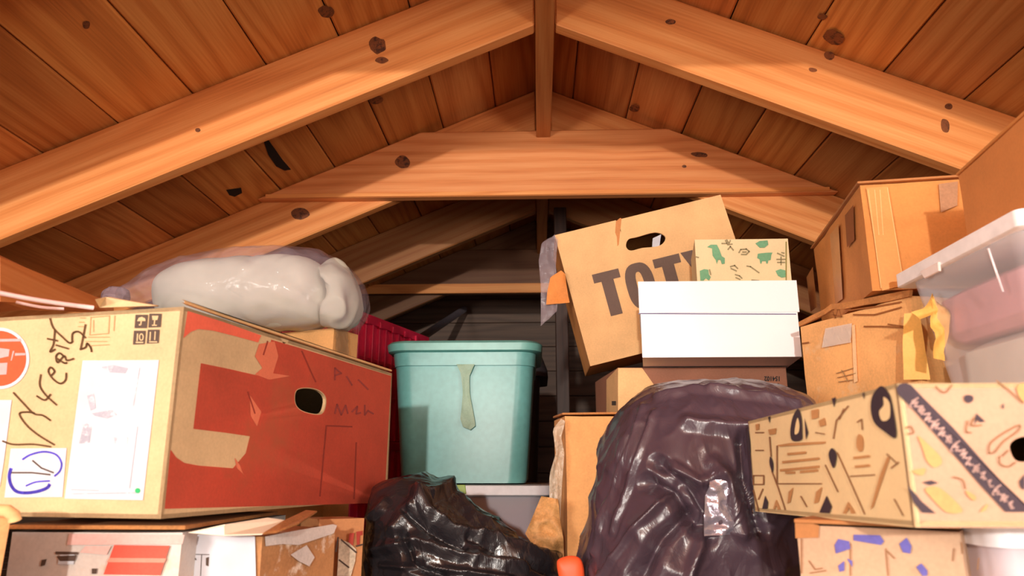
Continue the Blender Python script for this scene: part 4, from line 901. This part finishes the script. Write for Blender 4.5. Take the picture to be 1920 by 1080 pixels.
decal('dark_print_pattern', PR3, [c5(sm([(555, 145), (590, 155), (590, 185), (560, 200), (535, 180), (535, 155)]))] + [c5(l) for l in ([(150, 760), (200, 810), (250, 870), (340, 945), (250, 940), (190, 870)], [(615, 270), (675, 325), (640, 330), (620, 310), (600, 355)], [(250, 735), (310, 722), (360, 740), (300, 755)], [(790, 210), (800, 205), (800, 240), (788, 235)], [(905, 730), (940, 680), (940, 790), (915, 770)])], NAVY, R, .0014)
decal('tan_print_pattern', PR3, [c5(sm(l)) for l in ([(220, 420), (290, 480), (370, 560), (380, 610), (330, 635), (280, 590), (250, 500)], [(180, 660), (270, 640), (250, 690)], [(270, 780), (360, 770), (480, 870), (520, 935), (420, 940), (330, 860)], [(545, 790), (610, 830), (600, 860), (560, 830)], [(640, 935), (690, 880), (680, 920)], [(890, 90), (950, 70), (950, 190), (905, 160)])], TANI, R, .0014)
decal('outline_print_pattern', PR3, strokes([c5(smooth_line(l)) for l in ([(700, 540), (705, 480), (760, 430), (840, 380), (905, 350), (895, 390), (800, 460), (740, 530), (700, 540)], [(770, 560), (775, 610), (830, 630), (880, 600)], [(790, 560), (830, 520)], [(555, 320), (545, 390), (580, 400)], [(600, 300), (580, 350), (650, 350)], [(340, 90), (400, 130), (450, 80)], [(140, 370), (170, 360), (190, 400), (150, 410)], [(460, 700), (520, 720), (540, 780)], [(750, 50), (830, 110), (930, 200)])], 2.6), MIDI, R, .0014)
# ---- box and bin under it
R = root('cardboard_box', 'pale cardboard box with blue print under the dark-banded printed box', 'box', (.45, .80, -OFF))
Pl = onY(1491, 985, .80); Pr_ = onY(1800, 985, .72)
zt_ = z0-.003
fa = Vector((Pr_.x-Pl.x, Pr_.y-Pl.y, 0)); fb = Vector((-fa.y, fa.x, 0)).normalized()*.2
carton('box_body', (Pl.x, Pl.y, 0), fa, fb, -OFF, zt_-.006, card('pale_pink_kraft', (196, 160, 130), .1), R, seed=14)
PF = Plane(Pl, (fa.y, -fa.x, 0)); c6 = lambda l: crop(l, 1480, 960, 4.364)
P0 = Vector((Pl.x, Pl.y, zt_-.005))-fb*.02
slab('top_flap', [P0, P0+fa, P0+fa+fb, P0+fb], (0, 0, .004), BRN, R)
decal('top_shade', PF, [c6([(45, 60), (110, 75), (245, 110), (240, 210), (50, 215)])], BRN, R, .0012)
decal('blue_print', PF, [c6(l) for l in ([(525, 185), (740, 190), (775, 240), (750, 270), (525, 232)], [(370, 270), (400, 220), (490, 240), (500, 300), (440, 320), (380, 340)], [(900, 260), (960, 210), (1000, 280), (990, 340), (930, 330)], [(1040, 450), (1080, 420), (1130, 480), (1130, 520), (1090, 524)], [(400, 440), (450, 400), (450, 480), (410, 490)], [(470, 380), (515, 400), (515, 450)])], card('blue_ink', (98, 92, 170), .2), R, .0016)
decal('brown_lines', PF, strokes([c6(l) for l in ([(500, 260), (500, 520)], [(790, 300), (810, 520)], [(160, 400), (210, 470), (270, 460)], [(170, 500), (300, 480)], [(100, 220), (100, 500)], [(1350, 300), (1340, 400)], [(1410, 250), (1420, 340)], [(800, 320), (860, 380)], [(1550, 380), (1540, 470)])], 2.2), MIDI, R, .0014)
R = root('storage_bin', 'white plastic bin at the lower right corner under the printed box', 'bin', (.75, .9, -OFF))
xr0 = onY(1800, 1000, .72).x+.012
loft('bin_body', [(xr0+.2, .80, -OFF, .17, .08, .02), (xr0+.2, .80, zt_-.02, .185, .09, .02)], film('white_bin', (220, 206, 214), .25, .4, .1, 5), R)
loft('lid', [(xr0+.2, .80, zt_-.02, .192, .098, .02), (xr0+.2, .80, zt_-.001, .192, .098, .02)], plain('white_bin_lid2', (240, 236, 240), .4), R)

# ================================================================== LIGHT, CAMERA
def lamp(kind, name, loc, energy, col, size=.1, rot=None):
    l = bpy.data.lights.new(name, kind); l.energy = energy; l.color = col
    if kind == 'AREA': l.size = size
    else: l.shadow_soft_size = size
    o = bpy.data.objects.new(name, l); C.objects.link(o); o.location = Vector(loc)+Vector((0, 0, OFF))
    if rot: o.rotation_euler = rot
    return o
def aim(loc, to): return (Vector(to)-Vector(loc)).to_track_quat('-Z', 'Y').to_euler()
lamp('POINT', 'work_lamp', (-.3, -3.0, .40), 500, (1.0, .93, .84), .05)
lamp('AREA', 'low_fill', (.1, -.7, -.2), 4.5, (1.0, .92, .82), .6, aim((.1, -.7, -.2), (0, 1.6, 1.0)))
lamp('AREA', 'left_fill', (-1.3, -.7, .25), 34, (1.0, .92, .84), .5, aim((-1.3, -.7, .25), (.5, 1.0, -.2)))
lamp('AREA', 'right_fill', (1.2, -.5, .25), 24, (1.0, .92, .84), .5, aim((1.2, -.5, .25), (-.4, 1.2, -.2)))
w = bpy.data.worlds.new('world'); bpy.context.scene.world = w; w.use_nodes = True
w.node_tree.nodes['Background'].inputs[0].default_value = (.92, .84, .92, 1); w.node_tree.nodes['Background'].inputs[1].default_value = .11
cam = bpy.data.cameras.new('camera'); co = bpy.data.objects.new('camera', cam); C.objects.link(co)
cam.sensor_width = 36; cam.lens = F_PX/1920*36; cam.clip_start = .02
co.location = (0, 0, OFF)
co.rotation_euler = (math.pi/2+PIT, 0, YAW)
cam.dof.use_dof = True; cam.dof.focus_distance = 1.7; cam.dof.aperture_fstop = 7
bpy.context.scene.camera = co
vs_ = bpy.context.scene.view_settings
vs_.view_transform = 'Standard'; vs_.look = 'None'; vs_.exposure = -.12; vs_.gamma = 1
